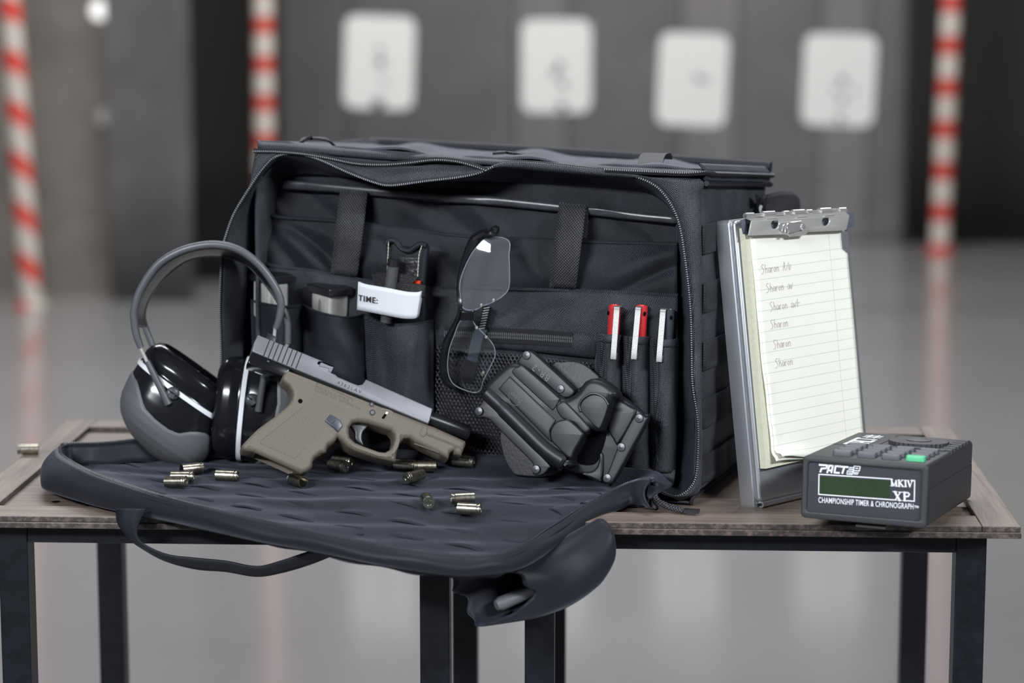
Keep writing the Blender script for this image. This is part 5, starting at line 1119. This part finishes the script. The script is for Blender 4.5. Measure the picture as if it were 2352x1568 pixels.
# sounder dial with knurled edge and ribbed corner
dc = TPn.w(.066, .116, 0)
kn = [(.024 + (.0008 if k % 2 else 0)) for k in range(72)]
psolid(TPn, [[(.066 + kn[k] * math.cos(k / 72 * 6.2832), .116 + kn[k] * math.sin(k / 72 * 6.2832)) for k in range(72)]], -.001, .0034, .0004, uvs=True).build('sounder_dial', M['timer'], tim, smooth=0)
MB().lathe(dc + tup * .0034, tup, te, [(.0105, 0), (.0105, .0006), (.0085, .0006), (.006, .0018), (0, .0022)], 28).build('dial_hub', M['timer'], tim)
for k in range(6):
    psolid(TPn, [[(.090, .085 + k * .0130), (TW - .0005, .085 + k * .0130), (TW - .0005, .0910 + k * .0130), (.090, .0910 + k * .0130)]], -.0045, .0015, .0004, uvs=True).build('grip_rib', M['timer'], tim, smooth=0)
for x_ in (.0905, .0945): strokes(TPn, [[(.060, .088), (x_, .086 if x_ < .092 else .081)]], .0007, .0012, .0008).build('dial_line', M['key'], tim, smooth=0)
strokes(TPn, [[(.004, .078), (.038, .078), (.038, .164)]], .0005, .0001).build('plate_line', M['hole'], tim, smooth=0)
def tl_(lines, th): return strokes(TPn, [[(.010 + y * .0, .0) if False else (.012 + (1 - p[1]) * .016, .084 + p[0] * .045) for p in ln] for ln in lines], th, .0002)
tl_([[(.0, 1), (.22, 1), (.2, .55), (.06, .5), (.03, .0)], [(.3, 0), (.34, 1), (.5, 1), (.5, 0)], [(.32, .4), (.5, .4)], [(.75, 1), (.58, 1), (.58, 0), (.74, 0)], [(.78, 1), (1.02, 1)], [(.9, 1), (.9, 0)]], .003).build('logo_lettering', M['white'], tim, smooth=0)
strokes(TPn, [[(.014, .138), (.028, .138)], [(.014, .144), (.028, .144)], [(.014, .150), (.028, .150)], [(.018, .134), (.018, .154)], [(.024, .134), (.024, .154)]], .0016, .0002).build('logo_emblem', M['white'], tim, smooth=0)
# wire stand under the front edge
m_ = MB(); wv = V((math.cos(tyaw), math.sin(tyaw), 0)); dv = V((-math.sin(tyaw), math.cos(tyaw), 0)); s0 = onz(2002, 1208, TOP + .0012) 
m_.box(s0 + dv * .006 + EZ * .0002, (.024, .020, .0018), (wv, dv, EZ)); m_.box(s0 + dv * .015 + EZ * .0050, (.024, .002, .0096), (wv, dv, EZ))
m_.build('stand', M['clipm'], tim, smooth=0)

# ------------------------------------------------------------------ spent cases
RC = .0049
prof = [(0, .0006), (.0022, .0006), (.0023, .0000), (.0026, .0000), (.0027, .0002), (.0047, .0002), (.0050, .0005), (.0050, .0012), (.0043, .0017), (.0043, .0026), (.0049, .0033), (.0049, .0120), (.0048, .0191), (.0045, .0191), (.0044, .0060), (0, .0050)]
case0 = MB().lathe((0, 0, 0), (0, 0, 1), (1, 0, 0), prof, 28)
me0 = None
CASES = [('spent brass case alone on the far left table rail', (42, 1032), (86, 1031), 'table'), ('back case of the three by the left ear cup', (464, 1074), (418, 1078), 0), ('middle case of the three by the left ear cup', (441, 1094), (398, 1094), 0), ('front case of the three by the left ear cup', (427, 1104), (383, 1107), 0),
         ('single case between the ear muffs and the pistol grip', (545, 1093), (499, 1090), 0), ('case at the foot of the pistol grip, mouth toward us', (664, 1100), (700, 1106), 0), ('front case of the pair below the trigger guard', (803, 1071), (752, 1067), 0), ('rear case of the pair below the trigger guard', (811, 1064), (762, 1058), 0),
         ('case half hidden by the trigger guard tip', (950, 1068), (912, 1064), 0), ('case lying end to end with the one at the trigger guard', (953, 1069), (1001, 1070), 0), ('case lying askew in front of the end to end pair', (930, 1100), (972, 1086), 0), ('thin-looking case under the pistol muzzle', (1088, 1062), (1043, 1054), 0),
         ('case with its primer end facing us on the flap', (988, 1160), (975, 1138), 0), ('rear case of the pair nearest the flap edge', (1037, 1146), (1088, 1142), 0), ('front case of the pair nearest the flap edge', (1104, 1170), (1053, 1166), 0)]
for lab, a, b_, on in CASES:
    if on == 'table': pa_, pb_ = onz(*a, TOP + RC), onz(*b_, TOP + RC)
    else:
        pa_, pb_ = onflap(*a), onflap(*b_); 
        mid = onflap((a[0] + b_[0]) / 2, (a[1] + b_[1]) / 2 + 10)
        pa_ = pa_ + EZ * RC; pb_ = pb_ + EZ * RC
    d = (pb_ - pa_); 
    if on != 'table': d.z = max(-.3, min(.3, d.z / max(d.length, 1e-6))) * d.length * .5
    d.normalize(); c = (pa_ + pb_) / 2
    if on != 'table':
        cz = max(onflap((a[0] + b_[0]) / 2 + k, (a[1] + b_[1]) / 2 + 13).z for k in (-8, 0, 8)); c = onz((a[0] + b_[0]) / 2, (a[1] + b_[1]) / 2, cz + RC + .0006)
    c = c - d * .0095
    rot = d.to_track_quat('Z', 'Y').to_matrix().to_4x4(); mw = Matrix.Translation(c) @ rot
    if me0 is None:
        me0 = bpy.data.meshes.new('spent_case'); me0.from_pydata([tuple(v) for v in case0.v], [], case0.f); me0.shade_smooth(); me0.set_sharp_from_angle(angle=R(30)); me0.materials.append(M['brass'])
    o = bpy.data.objects.new('spent_case', me0); COL.objects.link(o); o.matrix_world = mw
    tag(o, lab, 'case', 'spent pistol cases')
